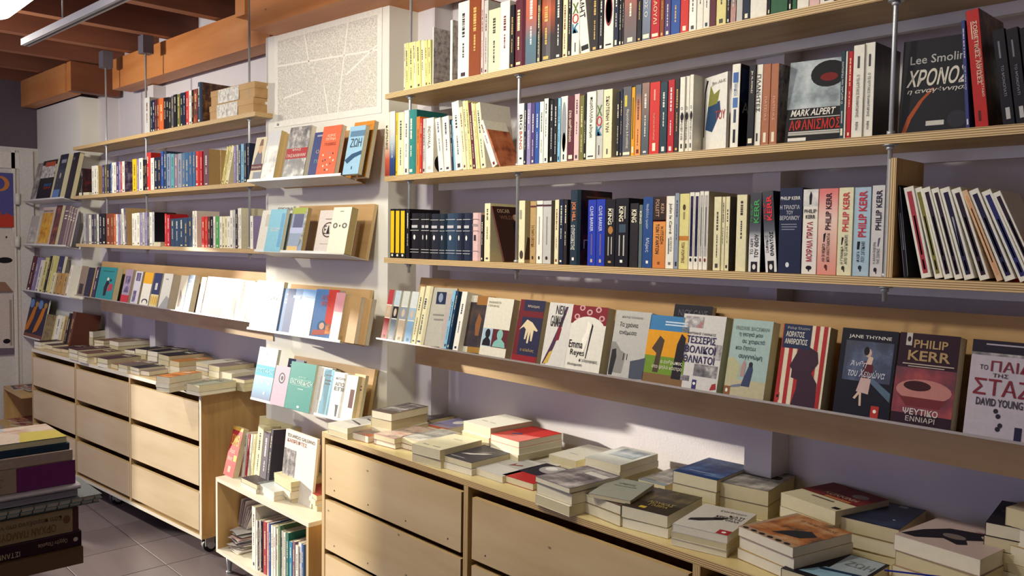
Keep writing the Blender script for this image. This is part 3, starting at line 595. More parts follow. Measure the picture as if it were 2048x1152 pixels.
DECO.update({
 'oval': [('S', 'e', .12, .3, .88, .72, '#7a2430'), ('S', 'e', .2, .34, .8, .68, '#c7a49c'), ('S', 'r', .4, .4, .6, .62, '#7a2430'), ('S', 'r', .2, .05, .8, .07, K_)],
 'xoc': [('S', 't', 'Χ', .12, .62, .88, .78, '#5a7a2a'), ('S', 't', 'Ο', .12, .48, .88, .62, '#b8302a'), ('S', 't', 'Κ', .12, .34, .88, .48, '#2a7aa0'), ('S', 'r', .44, .06, .56, .2, K_)],
 'himi': [('S', 't', 'ΗΜΗΤ', .2, .5, .85, .88, K_, 'd'), ('S', 'r', .1, .05, .9, .12, K_)],
 'uno': [('S', 't', 'ΟΥΝΙΣ ΠΑΟΥΛΙ', .3, .2, .72, .9, '#e2cfa0', 'd'), ('S', 'r', .15, .04, .85, .08, CR)],
 'ono': [('S', 't', 'ΟΔΟΙΠΟΡΟΣ Ο', .3, .3, .7, .95, '#d8d6d0', 'd'), ('S', 'r', .15, .04, .85, .09, CR)],
 'carn': [('S', 't', 'ΚΑΡΝΑΒΙΕ', .25, .42, .7, .8, '#3a2a20', 'd')],
 'big': [('S', 't', 'BIG', .25, .58, .75, .82, K_, 'd'), ('S', 't', 'BANG', .25, .26, .75, .55, '#a8302a', 'd'), ('S', 'r', .3, .1, .7, .13, K_)],
 'ind': [('S', 't', 'INDIWALA', .25, .45, .65, .85, '#6a6660', 'd'), ('S', 'e', .25, .06, .7, .13, '#b8b4a8'), ('F', 'e', .05, .0, .6, .35, K_), ('F', 'p', [(.1, .2), (.5, .2), (.45, .5), (.3, .42)], K_)],
 'ovalg': [('S', 'e', .15, .15, .85, .92, '#8a8c90'), ('S', 'e', .3, .15, .8, .45, '#b08878'), ('S', 'r', .4, .04, .6, .12, K_)],
 'ais': [('S', 't', 'έτσι αισθάνεσαι', .25, .3, .7, .78, CR, 'd')] + BOXL(CR),
 'quat': [('S', 't', 'QUATERNIA', .25, .25, .65, .6, CR, 'd')] + BOXL(CR),
 'par': [('S', 't', 'παράλληλοι κόσμοι', .3, .32, .72, .92, '#4a4640', 'd'), ('S', 'r', .2, .04, .8, .06, K_)],
 'sko': [('S', 't', 'ΣΚΟΤΕΙΝΗ ΥΛΗ', .3, .38, .68, .9, '#3a3634', 'd'), ('S', 'r', .42, .06, .58, .14, '#5a5650')],
 'ther': [('S', 't', 'Θερσάνδρα', .42, .38, .78, .68, '#d8d4c0', 'd'), ('S', 't', '& Αποστόλης', .42, .12, .78, .36, '#d8d4c0', 'd'), ('S', 'r', .2, .72, .5, .88, '#c8b840'), ('S', 'r', .1, .03, .9, .07, CR)],
 'yel': [('S', 'r', .3, .25, .6, .85, '#6a4a10'), ('S', 'r', .3, .05, .75, .14, CR)],
 'red1': [('S', 't', 'Υπόθεση και Μυστικά', .38, .2, .6, .58, '#e0a890', 'd'), ('S', 'r', .42, .75, .55, .9, '#e0a890'), ('S', 'r', .35, .05, .65, .16, CR)],
 'alk': [('S', 't', 'Ο ΤΣΑΡΟΣ', .3, .3, .7, .6, K_, 'd'), ('S', 't', 'ΤΟΥ ΑΓΑΠΕΙ', .3, .16, .7, .32, K_, 'd'), ('S', 'e', .2, .42, .9, .52, K_), ('S', 'r', .35, .05, .65, .11, K_)],
 'parad': [('S', 'r', .15, .78, .8, .9, '#3a62a0'), ('S', 'r', .2, .48, .8, .6, '#4a70a8'), ('S', 't', 'ΠΑΡΑΔΟΞΑ', .3, .62, .75, .78, '#6a86b0', 'd'), ('S', 'r', .35, .3, .65, .46, '#3a4a60'), ('S', 'r', .35, .06, .65, .22, K_), ('F', 't', 'ANT', .1, .42, .8, .55, '#b8b8c0'), ('F', 'r', .05, .56, .75, .95, '#3a4a78'), ('F', 'e', .05, .5, .7, .72, '#22345c')],
 'jimal': [('S', 't', 'Jim AL-KHALILI', .3, .66, .65, .93, CR, 'd')] + BOXL(CR),
 'plan': [('S', 't', 'ΠΛΑΝΗΤΕΣ', .2, .42, .75, .88, '#3a3438', 'd'), ('S', 'r', .35, .06, .6, .16, '#2a262a')],
 'cop': [('S', 't', 'ΠΑΤΕΡΑΣ', .35, .3, .65, .6, '#e0b090', 'd'), ('S', 'r', .3, .04, .65, .16, CR)],
 'plat': [('S', 't', 'Ο αριθμός του Πλάτωνα', .25, .4, .75, .88, W_, 'u'), ('S', 'r', .35, .18, .6, .32, '#b8b4ac'), ('S', 'r', .25, .04, .75, .12, CR)],
 'tel': [('S', 't', 'Ο ΤΕΛΕΥΤΑΙΟΣ ΠΛΑΝΗΤΑΡΧΗΣ', .36, .22, .62, .68, '#3a3638', 'd'), ('S', 'r', .38, .75, .6, .88, '#4a4648'), ('S', 't', 'Βιβλία', .34, .08, .64, .17, K_, 'd')],
 'sov': [('S', 't', '*ΣΟΒΙΕΤΙΚΕΣ ΑΦΙΣΕΣ', .45, .36, .8, .9, '#e8c8b0', 'd'), ('S', 'r', .3, .75, .38, .9, '#e8c8b0'), ('S', 't', 'ΑΠΟ ΤΗ ΣΤΟΑ ΣΤΟ ΣΤΑΔΙΟ', .74, .25, .9, .66, '#e8c8b0', 'd'), ('S', 'r', .3, .05, .5, .14, '#5a1a1a')],
 'blk': [('S', 't', 'ΤΟ ΜΟΝΟΠΑΤΙ', .4, .3, .62, .62, '#8a8890', 'd'), ('S', 'r', .35, .7, .5, .88, '#77757e'), ('S', 'r', .35, .06, .7, .18, '#b8b4b0')],
 'trei': [('S', 'r', .12, .1, .88, .96, '#e3b90c'), ('S', 'e', .3, .03, .7, .08, CR)],
 'clas': [('S', 'r', .06, .86, .94, .87, '#c8c6c0'), ('S', 'r', .2, .68, .8, .74, '#b8b6b4'), ('S', 'r', .06, .62, .94, .63, '#c8c6c0'), ('S', 'e', .38, .42, .6, .53, '#e0ddd4'), ('S', 'r', .06, .2, .94, .21, '#c8c6c0'), ('S', 'r', .06, .14, .94, .15, '#c8c6c0')],
 'clasw': [('S', 'r', .06, .86, .94, .87, '#6a5a5a'), ('S', 'r', .2, .72, .8, .77, '#9a8a88'), ('S', 'r', .06, .62, .94, .63, '#6a5a5a'), ('S', 'r', .36, .42, .62, .54, '#3a3034'), ('S', 'r', .06, .2, .94, .21, '#6a5a5a')],
 'osc': [('F', 't', 'OSCAR', .14, .88, .62, .95, '#c9a98c'), ('F', 't', 'WILDE', .2, .76, .75, .83, '#8a6250'), ('F', 'p', [(.62, .3), (.98, .3), (.98, .72), (.84, .8), (.66, .68)], '#16121a'), ('F', 'e', .7, .74, .9, .86, '#c8a890'), ('F', 'e', .74, .48, .94, .54, '#d0b090')],
 'port': [('S', 'e', .2, .06, .8, .2, '#4a4038'), ('S', 'r', .15, .7, .5, .85, '#9a9484'), ('F', 'p', [(.0, .05), (.5, .05), (.35, .35), (.1, .42)], '#6a5448')],
 'band': [('S', 'r', 0, .9, 1, .93, '#5a2a2a'), ('S', 't', 'ΤΑ ΠΑΝΤΑ ΕΡΩΤΙΚΑ', .25, .26, .7, .62, '#6a4420', 'd'), ('S', 'e', .35, .06, .65, .12, '#3a2a20')],
 'band2': [('S', 'r', 0, .91, 1, .94, '#4a2a34'), ('S', 'r', .42, .3, .56, .75, '#8a867c'), ('S', 'e', .35, .06, .65, .12, '#3a302a')],
 'joe': [('S', 't', '*JOE HILL', .28, .58, .72, .84, '#d8804a', 'd'), ('S', 't', 'Ο ΠΥΡΟΣΒΕΣΤΗΣ', .3, .2, .66, .53, W_, 'd'), ('S', 'r', .4, .06, .6, .1, W_), ('F', 't', 'ΠΥ', .12, .22, .5, .34, '#b8b8bc'), ('F', 'r', .2, .9, .95, .92, '#8a6a50')],
 'clive': [('S', 't', 'CLIVE BARKER', .3, .52, .68, .9, '#c8cce0', 'd'), ('S', 'r', .42, .16, .58, .48, '#6a5a80'), ('S', 'r', .4, .05, .62, .1, '#c8b080')],
 'king': [('S', 't', '*KING', .28, .62, .66, .86, CR, 'd'), ('S', 'r', .7, .66, .8, .86, '#a8a090'), ('S', 'e', .3, .48, .8, .6, '#a8743a'), ('S', 'r', .3, .16, .4, .44, '#b8b0a0'), ('S', 'r', .62, .18, .72, .44, '#b8b0a0'), ('S', 'r', .35, .05, .65, .08, '#b89a5a')],
 'king2': [('S', 't', '*KING', .28, .66, .62, .88, CR, 'd'), ('S', 'r', .68, .7, .78, .88, '#a8a090'), ('S', 'r', .3, .5, .8, .62, '#3a4a5a'), ('S', 'r', .3, .16, .38, .46, '#b8b0a0'), ('S', 'r', .62, .16, .72, .46, '#b8b0a0'), ('S', 'r', .4, .06, .6, .1, W_)],
 'king3': [('S', 't', '*KING', .2, .7, .8, .9, CR, 'd')],
 'bell': [('S', 't', 'Νουβέλλες ημερών', .3, .55, .62, .9, '#b8c4d8', 'd'), ('S', 't', 'Μέρες', .3, .22, .72, .42, '#c8d0e0', 'd'), ('S', 'r', .4, .06, .62, .1, W_)],
 'foll': [('S', 'r', 0, .66, 1, 1, '#33241f'), ('S', 'r', 0, .65, 1, .675, '#8a2a1c'), ('S', 't', 'KEN', .62, .77, .86, .9, '#c8a080', 'd'), ('S', 't', 'FOLLETT', .2, .72, .48, .96, '#c8a080', 'd'), ('S', 't', 'Η ΠΤΩΣΗ', .6, .34, .84, .58, '#3a1c10', 'd'), ('S', 't', 'ΤΩΝ ΓΙΓΑΝΤΩΝ', .24, .2, .5, .62, '#3a1c10', 'd'), ('S', 'r', .4, .05, .6, .09, '#8a4a18')],
 'carre': [('S', 't', 'John le Carré', .3, .48, .72, .9, '#3c3a38', 'd'), ('S', 't', 'ΟΙ ΠΙΣΤΟΙ', .5, .24, .75, .44, '#5a5650', 'd'), ('S', 'r', .3, .2, .42, .42, '#5a5650'), ('S', 'r', .35, .05, .65, .09, '#7a766e')],
 'tom': [('S', 'e', .35, .78, .65, .86, '#4a3a28'), ('S', 'r', 0, .38, 1, .44, '#c07a34'), ('S', 't', 'ΤΟΜ ΡΟΜΠΙΝΣ', .3, .08, .62, .36, '#7a4a28', 'd'), ('S', 'r', .4, .66, .6, .76, '#9a8a58')],
 'navbar': [('S', 'r', .2, .17, .8, .95, '#2c2748'), ('S', 'r', .42, .3, .56, .8, '#b8b0c0'), ('S', 'e', .25, .1, .7, .15, K_)],
 'greybar': [('S', 'r', .2, .17, .8, .95, '#b0aca8'), ('S', 'r', .42, .3, .56, .8, '#6a666a'), ('S', 'e', .25, .1, .7, .15, '#7a3a30')],
 'kg': [('S', 'r', .22, 0, .78, .13, '#1a181e'), ('S', 'e', .36, .03, .64, .1, '#d8d4cc'), ('S', 't', 'PHILIP', .1, .64, .3, .86, '#3f8a4c', 'u'), ('S', 't', '*KERR', .38, .62, .82, .92, '#48a052', 'u'), ('S', 't', 'ΤΟ ΧΕΡΙ', .14, .22, .38, .42, '#2a2a2e', 'u'), ('S', 't', '*ΤΟΥ ΘΕΟΥ', .5, .18, .82, .48, '#1c1a1e', 'u')],
 'kr': [('S', 'r', .22, 0, .78, .14, '#1a181e'), ('S', 'e', .36, .03, .64, .1, '#d8d4cc'), ('S', 't', 'PHILIP', .1, .66, .3, .86, '#c03038', 'u'), ('S', 't', '*KERR', .38, .64, .82, .95, '#e0343c', 'u'), ('S', 't', 'ΞΑΦΝΙΚΟΣ', .12, .24, .38, .46, '#4a484c', 'u'), ('S', 't', '*ΘΑΝΑΤΟΣ', .5, .2, .82, .5, '#1c1a1e', 'u')],
 'tril': [('S', 't', '*PHILIP KERR', .05, .86, .92, .9, '#d8d6cc'), ('S', 't', 'Η ΤΡΙΛΟΓΙΑ', .04, .75, .9, .8, '#c8c8cc'), ('S', 't', 'ΤΟΥ', .32, .69, .62, .735, '#c8c8cc'), ('S', 't', 'ΒΕΡΟΛΙΝΟΥ', .04, .625, .9, .675, '#c8c8cc'), ('S', 'r', .1, .57, .78, .58, '#8a8c98'), ('S', 'r', .12, .54, .8, .55, '#8a8c98'), ('S', 'r', .12, .51, .7, .52, '#8a8c98'), ('S', 'e', .34, .07, .5, .13, '#d8d8d8')],
 'moi': [('S', 'r', 0, .8, 1, 1, 'paleph'), ('S', 'p', [(.42, .82), (.55, .82), (.6, .93), (.5, .98), (.4, .92)], K_), ('S', 't', 'PHILIP', .1, .72, .9, .765, '#2a262a'), ('S', 't', '*KERR', .2, .655, .84, .7, '#2a262a'), ('S', 't', '*ΜΟΙΡΑΙΑ ΠΡΑΓΑ', .3, .15, .7, .62, '#a8303a', 'u')] + TREE(K_, .03),
 'nek': [('S', 't', '*PHILIP KERR', .38, .52, .66, .95, '#3a1c22', 'u'), ('S', 't', 'ΑΝ ΟΙ ΝΕΚΡΟΙ', .24, .15, .4, .36, '#2a1a1c', 'u'), ('S', 't', 'ΔΕΝ ΑΝΑΣΤΑΙΝΟΝΤΑΙ', .48, .15, .64, .48, '#2a1a1c', 'u'), ('S', 'p', [(.3, .38), (.36, .38), (.42, .49), (.3, .47)], K_)] + TREE('#5a2a24', .05, .38, .54),
 'zag': [('S', 't', '*PHILIP KERR', .3, .5, .72, .95, '#c8403e', 'u'), ('S', 't', 'Η ΓΥΝΑΙΚΑ', .24, .13, .42, .33, '#2a2420', 'u'), ('S', 't', 'ΑΠΟ ΤΟ ΖΑΓΚΡΕΜΠ', .5, .13, .7, .46, '#2a2420', 'u'), ('S', 'p', [(.26, .35), (.32, .35), (.42, .43), (.3, .44)], K_)] + TREE('#3a342c', .04, .32, .54),
 'flo': [('S', 't', '*PHILIP KERR', .3, .44, .76, .96, '#c03440', 'u'), ('S', 't', 'ΦΛΟΓΑ', .26, .16, .44, .28, '#20242c', 'u'), ('S', 't', 'ΠΟΥ ΣΙΓΟΚΑΙΕΙ', .52, .16, .72, .39, '#20242c', 'u'), ('S', 'p', [(.26, .3), (.4, .3), (.44, .39), (.28, .39)], K_)] + TREE('#2a3038', .05, .36, .58),
 'sio': [('S', 't', '*PHILIP KERR', .34, .51, .78, .95, '#2e2238', 'u'), ('S', 't', 'Η ΑΛΛΗ ΠΛΕΥΡΑ', .22, .14, .42, .38, '#2a2430', 'u'), ('S', 't', 'ΤΗΣ ΣΙΩΠΗΣ', .52, .14, .74, .31, '#2a2430', 'u'), ('S', 'p', [(.55, .33), (.62, .33), (.76, .43), (.6, .42)], '#5a5460')] + TREE('#2a2430', .03, .3, .56),
})
STR = lambda c: [('S', 'r', .26, .05, .74, .95, c), ('S', 'r', .42, .25, .58, .68, '#a8a4a0'), ('S', 'r', .42, .09, .58, .2, '#a8a4a0')]
for k, c in (('sr', '#a83a44'), ('so', '#7c7434'), ('sd', '#2c1e2a'), ('sn', '#22203e'), ('sb', '#2a2c62')): DECO[k] = STR(c)
DECO['sdk'] = [('S', 'r', .06, .02, .12, .98, '#a8a8b0'), ('S', 'r', .88, .02, .94, .98, '#a8a8b0'), ('S', 'r', .4, .3, .6, .7, '#77777e')]
DECO['sor'] = [('S', 'r', .3, .06, .7, .94, '#d8a070'), ('S', 'r', .42, .2, .58, .8, '#e6c8a8')]
DECO['none'] = []
row(FR, 1.912, ZA + SH, '''807,810.5,88,c;l=808 811,818,87,y;l=809.5 818,827,86,y;l=817 827,833,84,c;l=824.5 833,842,83,y;l=831 842,850,82,c;l=840 850,856,81,y;l=848 856,862,80.5,y;l=855
864.5,866.5,55,w;f=eleph;k=none 899.5,904,41,w;f=eleph;k=none 915,937,7,w 937,960,0,rs 961,966,0,pk 967,975,2,lg 976,999,-,c 999,1018,-,w 1019,1027.5,-,k 1028,1049,-,m;h=1 1050,1072,-,teor 1072.5,1080,-,olive 1080.5,1107,-,orgdk;h=1 1108,1123,-,d
1123.5,1134,-,c 1135,1141,-,k 1142,1158,-,w;k=xoc 1162,1180,-,w;k=himi;l=1150 1181,1196,-,d 1196.5,1206,-,k 1207,1226,-,w;k=oval 1226.5,1236,-,n 1236,1243,-,k 1243,1247,-,d 1247,1272.5,-,brfire 1273,1282.5,-,k 1283,1300.5,-,graybl;k=ono 1301,1318.5,-,r;k=uno
1319,1327.5,-,rs 1328,1340.5,-,p 1341,1359.5,-,b 1360,1376.5,-,R 1377,1392,-,wpurp 1393,1405.5,-,w 1406,1418.5,-,w 1419,1431.5,-,m 1432,1451.5,-,y 1452,1459.5,-,k 1460,1471.5,-,fire 1472,1484.5,-,lg 1485,1499.5,-,n 1500,1533,-,w 1534,1540.5,-,k 1541,1575,-,gn 1576,1583,-,d
1584,1593,-,gn 1594,1617.5,-,w 1618,1639,-,pk 1640,1668,-,w 1669,1695,-,k 1696,1730,-,r''', 'on the top near shelf', 'books on the top near shelf')
row(FR, 1.914, ZB + SH, '''769.5,778.5,226.6,carn;k=carn 779,789,224,wblue 791,794.5,226,Y 795,807,225.5,c 807.5,816.5,221.6,w 817,831,221,t;f=#235f5c;h=1 832,839,234,o 839.5,843,237,R 844,851,238,lg 851.5,866,237,w;k=ind 878,888,237,w;l=870 889,902,234,w;l=884
904,907.5,239,n;l=899 908,911,240,lb;l=903 911.5,925.5,204,w;l=903 926,933.5,214,c;l=917 934,939,201,c;l=925 939.5,945,201,y;l=930 946,951.5,204.5,m;l=936 952,955,204,c;l=942 955.5,960,206,y;l=945 962,972,206,c;l=950;f=#ddd8cc 985,995,243,w;l=957 998.5,1001.5,257,terra;l=972;f=terra;k=none
1035.5,1046.5,208,w;k=big 1047,1051.5,207,n 1052,1060.5,207,P 1061,1068.5,206.6,p 1069,1077.5,205.5,b 1078,1086,204,w 1086.5,1095,198,w;f=#4a4648 1098,1105.5,201,k 1106,1113.5,198,k 1114,1119.5,197,lb 1120,1133.5,194,w;k=ovalg 1134,1146.5,193,m;k=ais 1147,1157,189,pk 1157.5,1166.5,192,ol 1167,1171,188,k;k=quat
1171.5,1190,185,w;k=par 1190.5,1204.5,181,lg;k=xoc 1205,1222.5,180,c;k=sko 1231,1237.5,184,k 1238,1243.5,179,n 1244,1260.5,175,G;k=ther 1261,1268,175,#d89a1c;k=yel 1268.5,1280.5,170.6,dkorg 1281,1296.5,167,brteal 1297,1317.5,166,R;k=red1 1318,1332.5,165,T 1333,1346.5,161,r 1347,1356.5,158,d
1357,1367,155,w;k=alk 1367.5,1376,153,w;k=alk 1376.5,1384,150,w;k=alk;f=#dcd8cc 1458.5,1475,130,w;k=parad;f=#15131c;l=1465 1492,1505.5,132,k;k=jimal;l=1499 1506,1519.5,131,w;k=plan;l=1513 1520.5,1536,130,#a8694a;k=cop;l=1527 1537,1552.5,129,#a8694a;k=cop;f=wrinkle;l=1543
1678,1687,103,T;k=plat;l=1683 1688,1690,103,w 1691,1700.5,104,r 1701.5,1723.5,92,w;k=tel 1724.5,1744.5,87,w;k=tel;f=face 1932,1940,39,#3a4078;l=1922 1951,1978,18,#b52a26;k=sov;l=1931;f=brownph 2006,2031,58,k;k=blk;l=1984 2033,2058,55,k;k=blk;l=2011 2060,2085,53,k;k=blk;l=2038''', 'on the middle near shelf', 'books on the middle near shelf')
row(FR, 1.914, ZCs + SH, '''780,789,418,k;k=trei 790,799.5,418,k;k=trei 800,810,418,k;k=trei 811.5,818,418,k;d=.15 821.5,840.5,427,k;k=clas;h=1 841.5,849.5,427,k;k=clas 850,860.5,427,k;k=clas;h=1 861,879.5,428,#20222e;k=clas;h=1 880,891.5,428,#1b2a36;k=clas;h=1 892,913,427,sl;k=clas;h=1 913.5,926,427,#22283a;k=clas;h=1
926.5,943,426.6,#222a3e;k=clas;h=1 943.5,959.5,426,pk;k=clasw;h=1 961,966,430,d 968,979.5,407,c 1005.5,1009,413,br;k=osc;l=981;f=#3a211e 1036.5,1048.5,401.6,c;k=port;f=c 1059,1071,403,tn;k=band 1071.5,1084,402,w;k=band2 1084.5,1101,402,lg;k=band2;f=#77726c 1108,1116,400,c 1116.5,1125.5,399,n 1126,1133,400,d
1137.5,1158,380.5,#22323e;k=joe;f=darkred;h=1 1174,1190.5,400,B;k=clive 1191,1208.5,399,B;k=clive 1209,1228.5,399,k;k=king 1229,1255,397,#15141c;k=king2 1258,1275,407,d;k=king3 1276,1283,410,#5a6a6c;k=king3 1283.5,1303.5,394.7,#28487e;k=bell 1304,1329.5,394,foll;k=foll 1330,1346.5,392.7,w;k=carre 1347,1355.5,386.6,#8a94a4
1356,1375.5,388,y;k=tom 1376,1385.5,385,w;k=navbar 1386,1395.5,385,w;k=navbar 1396,1404,383,w;k=greybar 1404.5,1414,383,w;k=greybar;f=#9a8e82 1425,1439.5,394,c 1440,1447.5,394,c 1448,1456.5,393.5,c;f=#3a3434 1470,1490.5,390,c 1496,1519.5,386.6,kerrg;k=kg;f=#17171d 1531,1554,384,kerrg;k=kr;l=1524;f=#17171d 1555,1600.5,377,#232a44;k=tril
1602,1632,379.5,kerrw;k=moi 1633,1671.5,378,pinkg;k=nek 1672.5,1702,376,#e0dab4;k=zag 1703,1737,375.4,#a9c0cc;k=flo 1738.5,1764.5,371.5,#cfcac6;k=sio;f=#2c2a52
1808,1817.5,371,k;k=sdk;l=1791.5 1843,1864,375,w;k=sr;l=1807 1870,1886.5,376,w;k=so;l=1828 1889,1907,376,w;k=sd;l=1843 1910,1926.5,377,w;k=sd;l=1862 1929,1950.5,377,w;k=sn;l=1879 1960,1981,378,w;k=sd;l=1902 1994,2007,381,#d9b48c;k=sor;l=1923 2010,2033,381,w;k=sn;l=1936 2040,2062,383,w;k=sb;l=1962 2066,2084,385,w;k=sd;l=1985''', 'on the lowest near shelf', 'books on the lowest near shelf')
GB = 'books standing cover out on the near shelves'
facing(FR, 1.93, ZB + SH, 1568, 1676, 126, K_, .022, 'grey cover with a dark eye and red letters on the middle near shelf', GB, [('F', 'r', 0, .42, 1, 1, 'art:#5a666c,#9aa6a8,#c8cccc,14'), ('F', 'e', .38, .66, 1.0, .98, K_), ('F', 'e', .55, .73, .85, .83, '#7a201c'), ('F', 't', '*/MARK ALPERT', .08, .33, .86, .41, W_), ('F', 'r', .06, .13, .97, .145, '#c8c4ba'), ('F', 'r', .06, .30, .97, .31, '#c8c4ba'), ('F', 't', '*ΑΦΑΝΙΣΜΟΣ', .07, .155, .96, .29, '#c03028'), ('F', 'r', .06, .1, .95, .125, '#b8b4a8'), ('F', 'r', .06, .03, .38, .07, W_)], tilt=R(8), yaw=R(8))
facing(FR, 1.935, ZB + SH, 1796, 1933, 85, '#1b1a20', .025, 'black cover with bold slanted title and orange arc on the middle near shelf', GB, [('F', 't', 'Lee Smolin', .12, .74, .9, .83, '#b8b6ae'), ('F', 't', '*/ΧΡΟΝΟΣ', .08, .5, .99, .68, '#d8d0bc'), ('F', 't', '*/η αναγέννηση', .1, .42, .98, .48, '#d0cabc'), ('F', 'p', [(.04, .0), (.1, .0), (.18, .16), (.34, .35), (.5, .47), (.46, .48), (.28, .35), (.12, .18)], '#a84e22'), ('F', 'r', .4, .08, .66, .13, '#c8c4b8'), ('F', 'e', .7, .04, .98, .22, '#2c2c32')], tilt=R(4), yaw=R(3))
facing(FR, 1.96, ZB + SH, 1405, 1455, 158, '#dcd8cc', .008, 'white cover with blue and green ink splashes, half pulled out on the middle near shelf', GB, [('F', 'p', [(.1, .3), (.4, .25), (.75, .5), (.7, .65), (.2, .6)], '#27415f'), ('F', 'p', [(.2, .6), (.6, .62), (.7, .8), (.45, .75), (.3, .88)], '#7c7c3a'), ('F', 't', 'Jim Al-K', .35, .86, .95, .92, '#9a968c'), ('F', 't', 'ΤΟΥ', .55, .4, .95, .52, '#a84038'), ('F', 'p', [(.02, .2), (.06, .2), (.08, .8), (.2, .95), (.12, .96), (.03, .8)], K_)], tilt=0, yaw=R(-24), w=.11)
# bookend board and thin magazine beside it
s = FR.s_at(1776, 1.915, ZCs + SH); be = tag(MB().box(0, .0125, 0, .16, 0, .268, PLYZ, {2: EDGEX}).build('bookend', None, FR.m(s + .0005, 1.905, ZCs + SH + .0004)), 'upright plywood bookend between white and striped spines on the lowest near shelf', 'bookend')
book(FR.m(s, 1.906, ZCs + SH + .0004) @ Matrix.Rotation(R(90), 4, 'Z'), .15, .266, .0055, 'lg', 'thin pale magazine pressed against the plywood bookend', GB, [], name='magazine')
facing(FR, 1.935, ZCs + SH, 2010, 2048, 500, '#9c2226', .01, 'red cover slumped at the end of the striped series', GB, tilt=R(20), w=.1, h=.12)

# ================================================================== NEAR DISPLAY BOARD
GD = 'books displayed on the near tilted board'; Dz = DZ + .0006; Dn = DN + .003
SP = lambda top, mid, low: [('S', 'r', 0, .7, 1, 1, top), ('S', 'r', .0, .44, 1, .68, mid), ('S', 'e', .25, .48, .75, .64, '#c8b49a'), ('S', 'r', 0, 0, 1, .42, low), ('S', 'r', .3, .03, .7, .09, '#d8d0c0')]
DECO.update(d1=SP('#b03a3c', '#c8a888', '#8a2226'), d2=SP('#b9c8cc', '#2a242a', '#6a747c'), d3=SP('#c8cabc', '#8a929a', '#b8a48a'), d4=SP('#cdd2cc', '#9ab4c4', '#7fa2bc'))
row(FR, Dn, Dz, '''761.5,772,579,w;k=d1 775,786,581,w;k=d2 790,803,582,w;k=d3 807,820.5,583,w;k=d4 821.5,830,573,c 831.5,845,572,c;f=#b9b4a2;h=1 886,892,581,lb;f=#26405c 893,897,582,#26405c 904.5,915,583,w''', 'on the near display board', GD, tilt=TI, wdef=.12)
def disp(x0, x1, yt, c, t, lab, items, yaw=0, f=None, n=0, **k): n = min(n, .085 - t); return facing(FR, Dn + n, Dz, x0, x1, yt, c, t, lab + ' on the near display board', GD, items, TI, R(yaw), f=f, dn=n, **k)
disp(848, 878, 574, '#b9b4a2', .012, 'grey cover with two blue portraits', [('F', 'r', .25, .72, .62, .93, '#1f2a44'), ('F', 'e', .33, .75, .5, .91, '#8a96a8'), ('F', 'r', .66, .7, 1, .9, '#1f2a44'), ('F', 'e', .72, .73, .92, .88, '#8a96a8'), ('F', 'r', .2, .52, .9, .55, '#8a867a'), ('F', 'r', .25, .44, .9, .47, '#8a867a')], 18, w=.115, n=.012)
disp(878, 888, 584, '#b7a9a0', .01, 'pinkish cover with dark photo', [('F', 'r', .25, .55, .95, .9, '#2c2428')], 10, w=.1, n=.03)
disp(917, 962, 588, '#c9c2ae', .02, 'cream cover with dark painting of a figure', [('F', 'r', .0, .1, .8, .88, 'art:#17120f,#2a1f18,#4a3420,18'), ('F', 'r', .42, .84, 1, 1, '#9a6a34'), ('F', 'p', [(.5, .3), (.62, .3), (.66, .6), (.54, .7), (.46, .5)], '#8a5a34'), ('F', 'r', .3, 0, .9, .1, '#9a7434')], 12, w=.125, n=.02)
disp(957, 1009, 594.5, '#d8d2bc', .03, 'cream cover with two silhouette busts', [('F', 'r', .03, .16, .4, .47, '#9db8c4'), ('F', 'e', .13, .3, .32, .46, K_), ('F', 'p', [(.06, .17), (.38, .17), (.36, .26), (.26, .32), (.18, .32), (.08, .26)], K_), ('F', 'r', .4, .16, 1, .47, '#5a2428'), ('F', 'e', .58, .29, .8, .47, '#7fb0a4'), ('F', 'p', [(.46, .17), (.94, .17), (.9, .25), (.76, .31), (.64, .31), (.5, .25)], '#7fb0a4'), ('F', 't', 'ΜΑΘΗΜΑΤΑ', .08, .9, .55, .94, '#9a9278'), ('F', 't', 'ΓΡΑΦΗΣ', .08, .84, .5, .88, '#9a9278')])
disp(1022, 1071, 598.5, '#6a2026', .03, 'maroon and navy cover with a pale hand', [('F', 'r', .18, .0, 1, 1, '#2b2a44'), ('F', 'r', .0, .72, 1, .82, '#6a2026'), ('F', 'r', 0, 0, 1, .1, '#8a2228'), ('F', 't', 'Μαύρη', .35, .87, .8, .92, '#c8b49a'), ('F', 'p', [(.12, .5), (.4, .68), (.62, .64), (.88, .52), (.84, .5), (.72, .52), (.7, .34), (.64, .34), (.6, .5), (.56, .3), (.5, .3), (.5, .5), (.44, .36), (.38, .36), (.4, .52), (.3, .56)], '#d8c49c'), ('F', 't', 'ο κύκλος', .3, .16, .85, .22, '#a89058')])
disp(1080, 1128, 604.5, '#d2cdc2', .03, 'white cover with slanted handwriting and colourful streak', [('F', 't', 'NEIL', .32, .82, .72, .96, '#3a3436'), ('F', 't', 'GAIMAN', .16, .62, .66, .8, '#3a3436'), ('F', 'p', [(.05, .02), (.2, .02), (.45, .3), (.6, .55), (.8, .95), (.7, .95), (.5, .6), (.3, .32)], '#4a3048'), ('F', 'p', [(.1, .02), (.3, .05), (.42, .25), (.3, .22)], '#c8a848'), ('F', 'p', [(.45, .4), (.6, .42), (.66, .6), (.52, .66)], '#7a2430')])
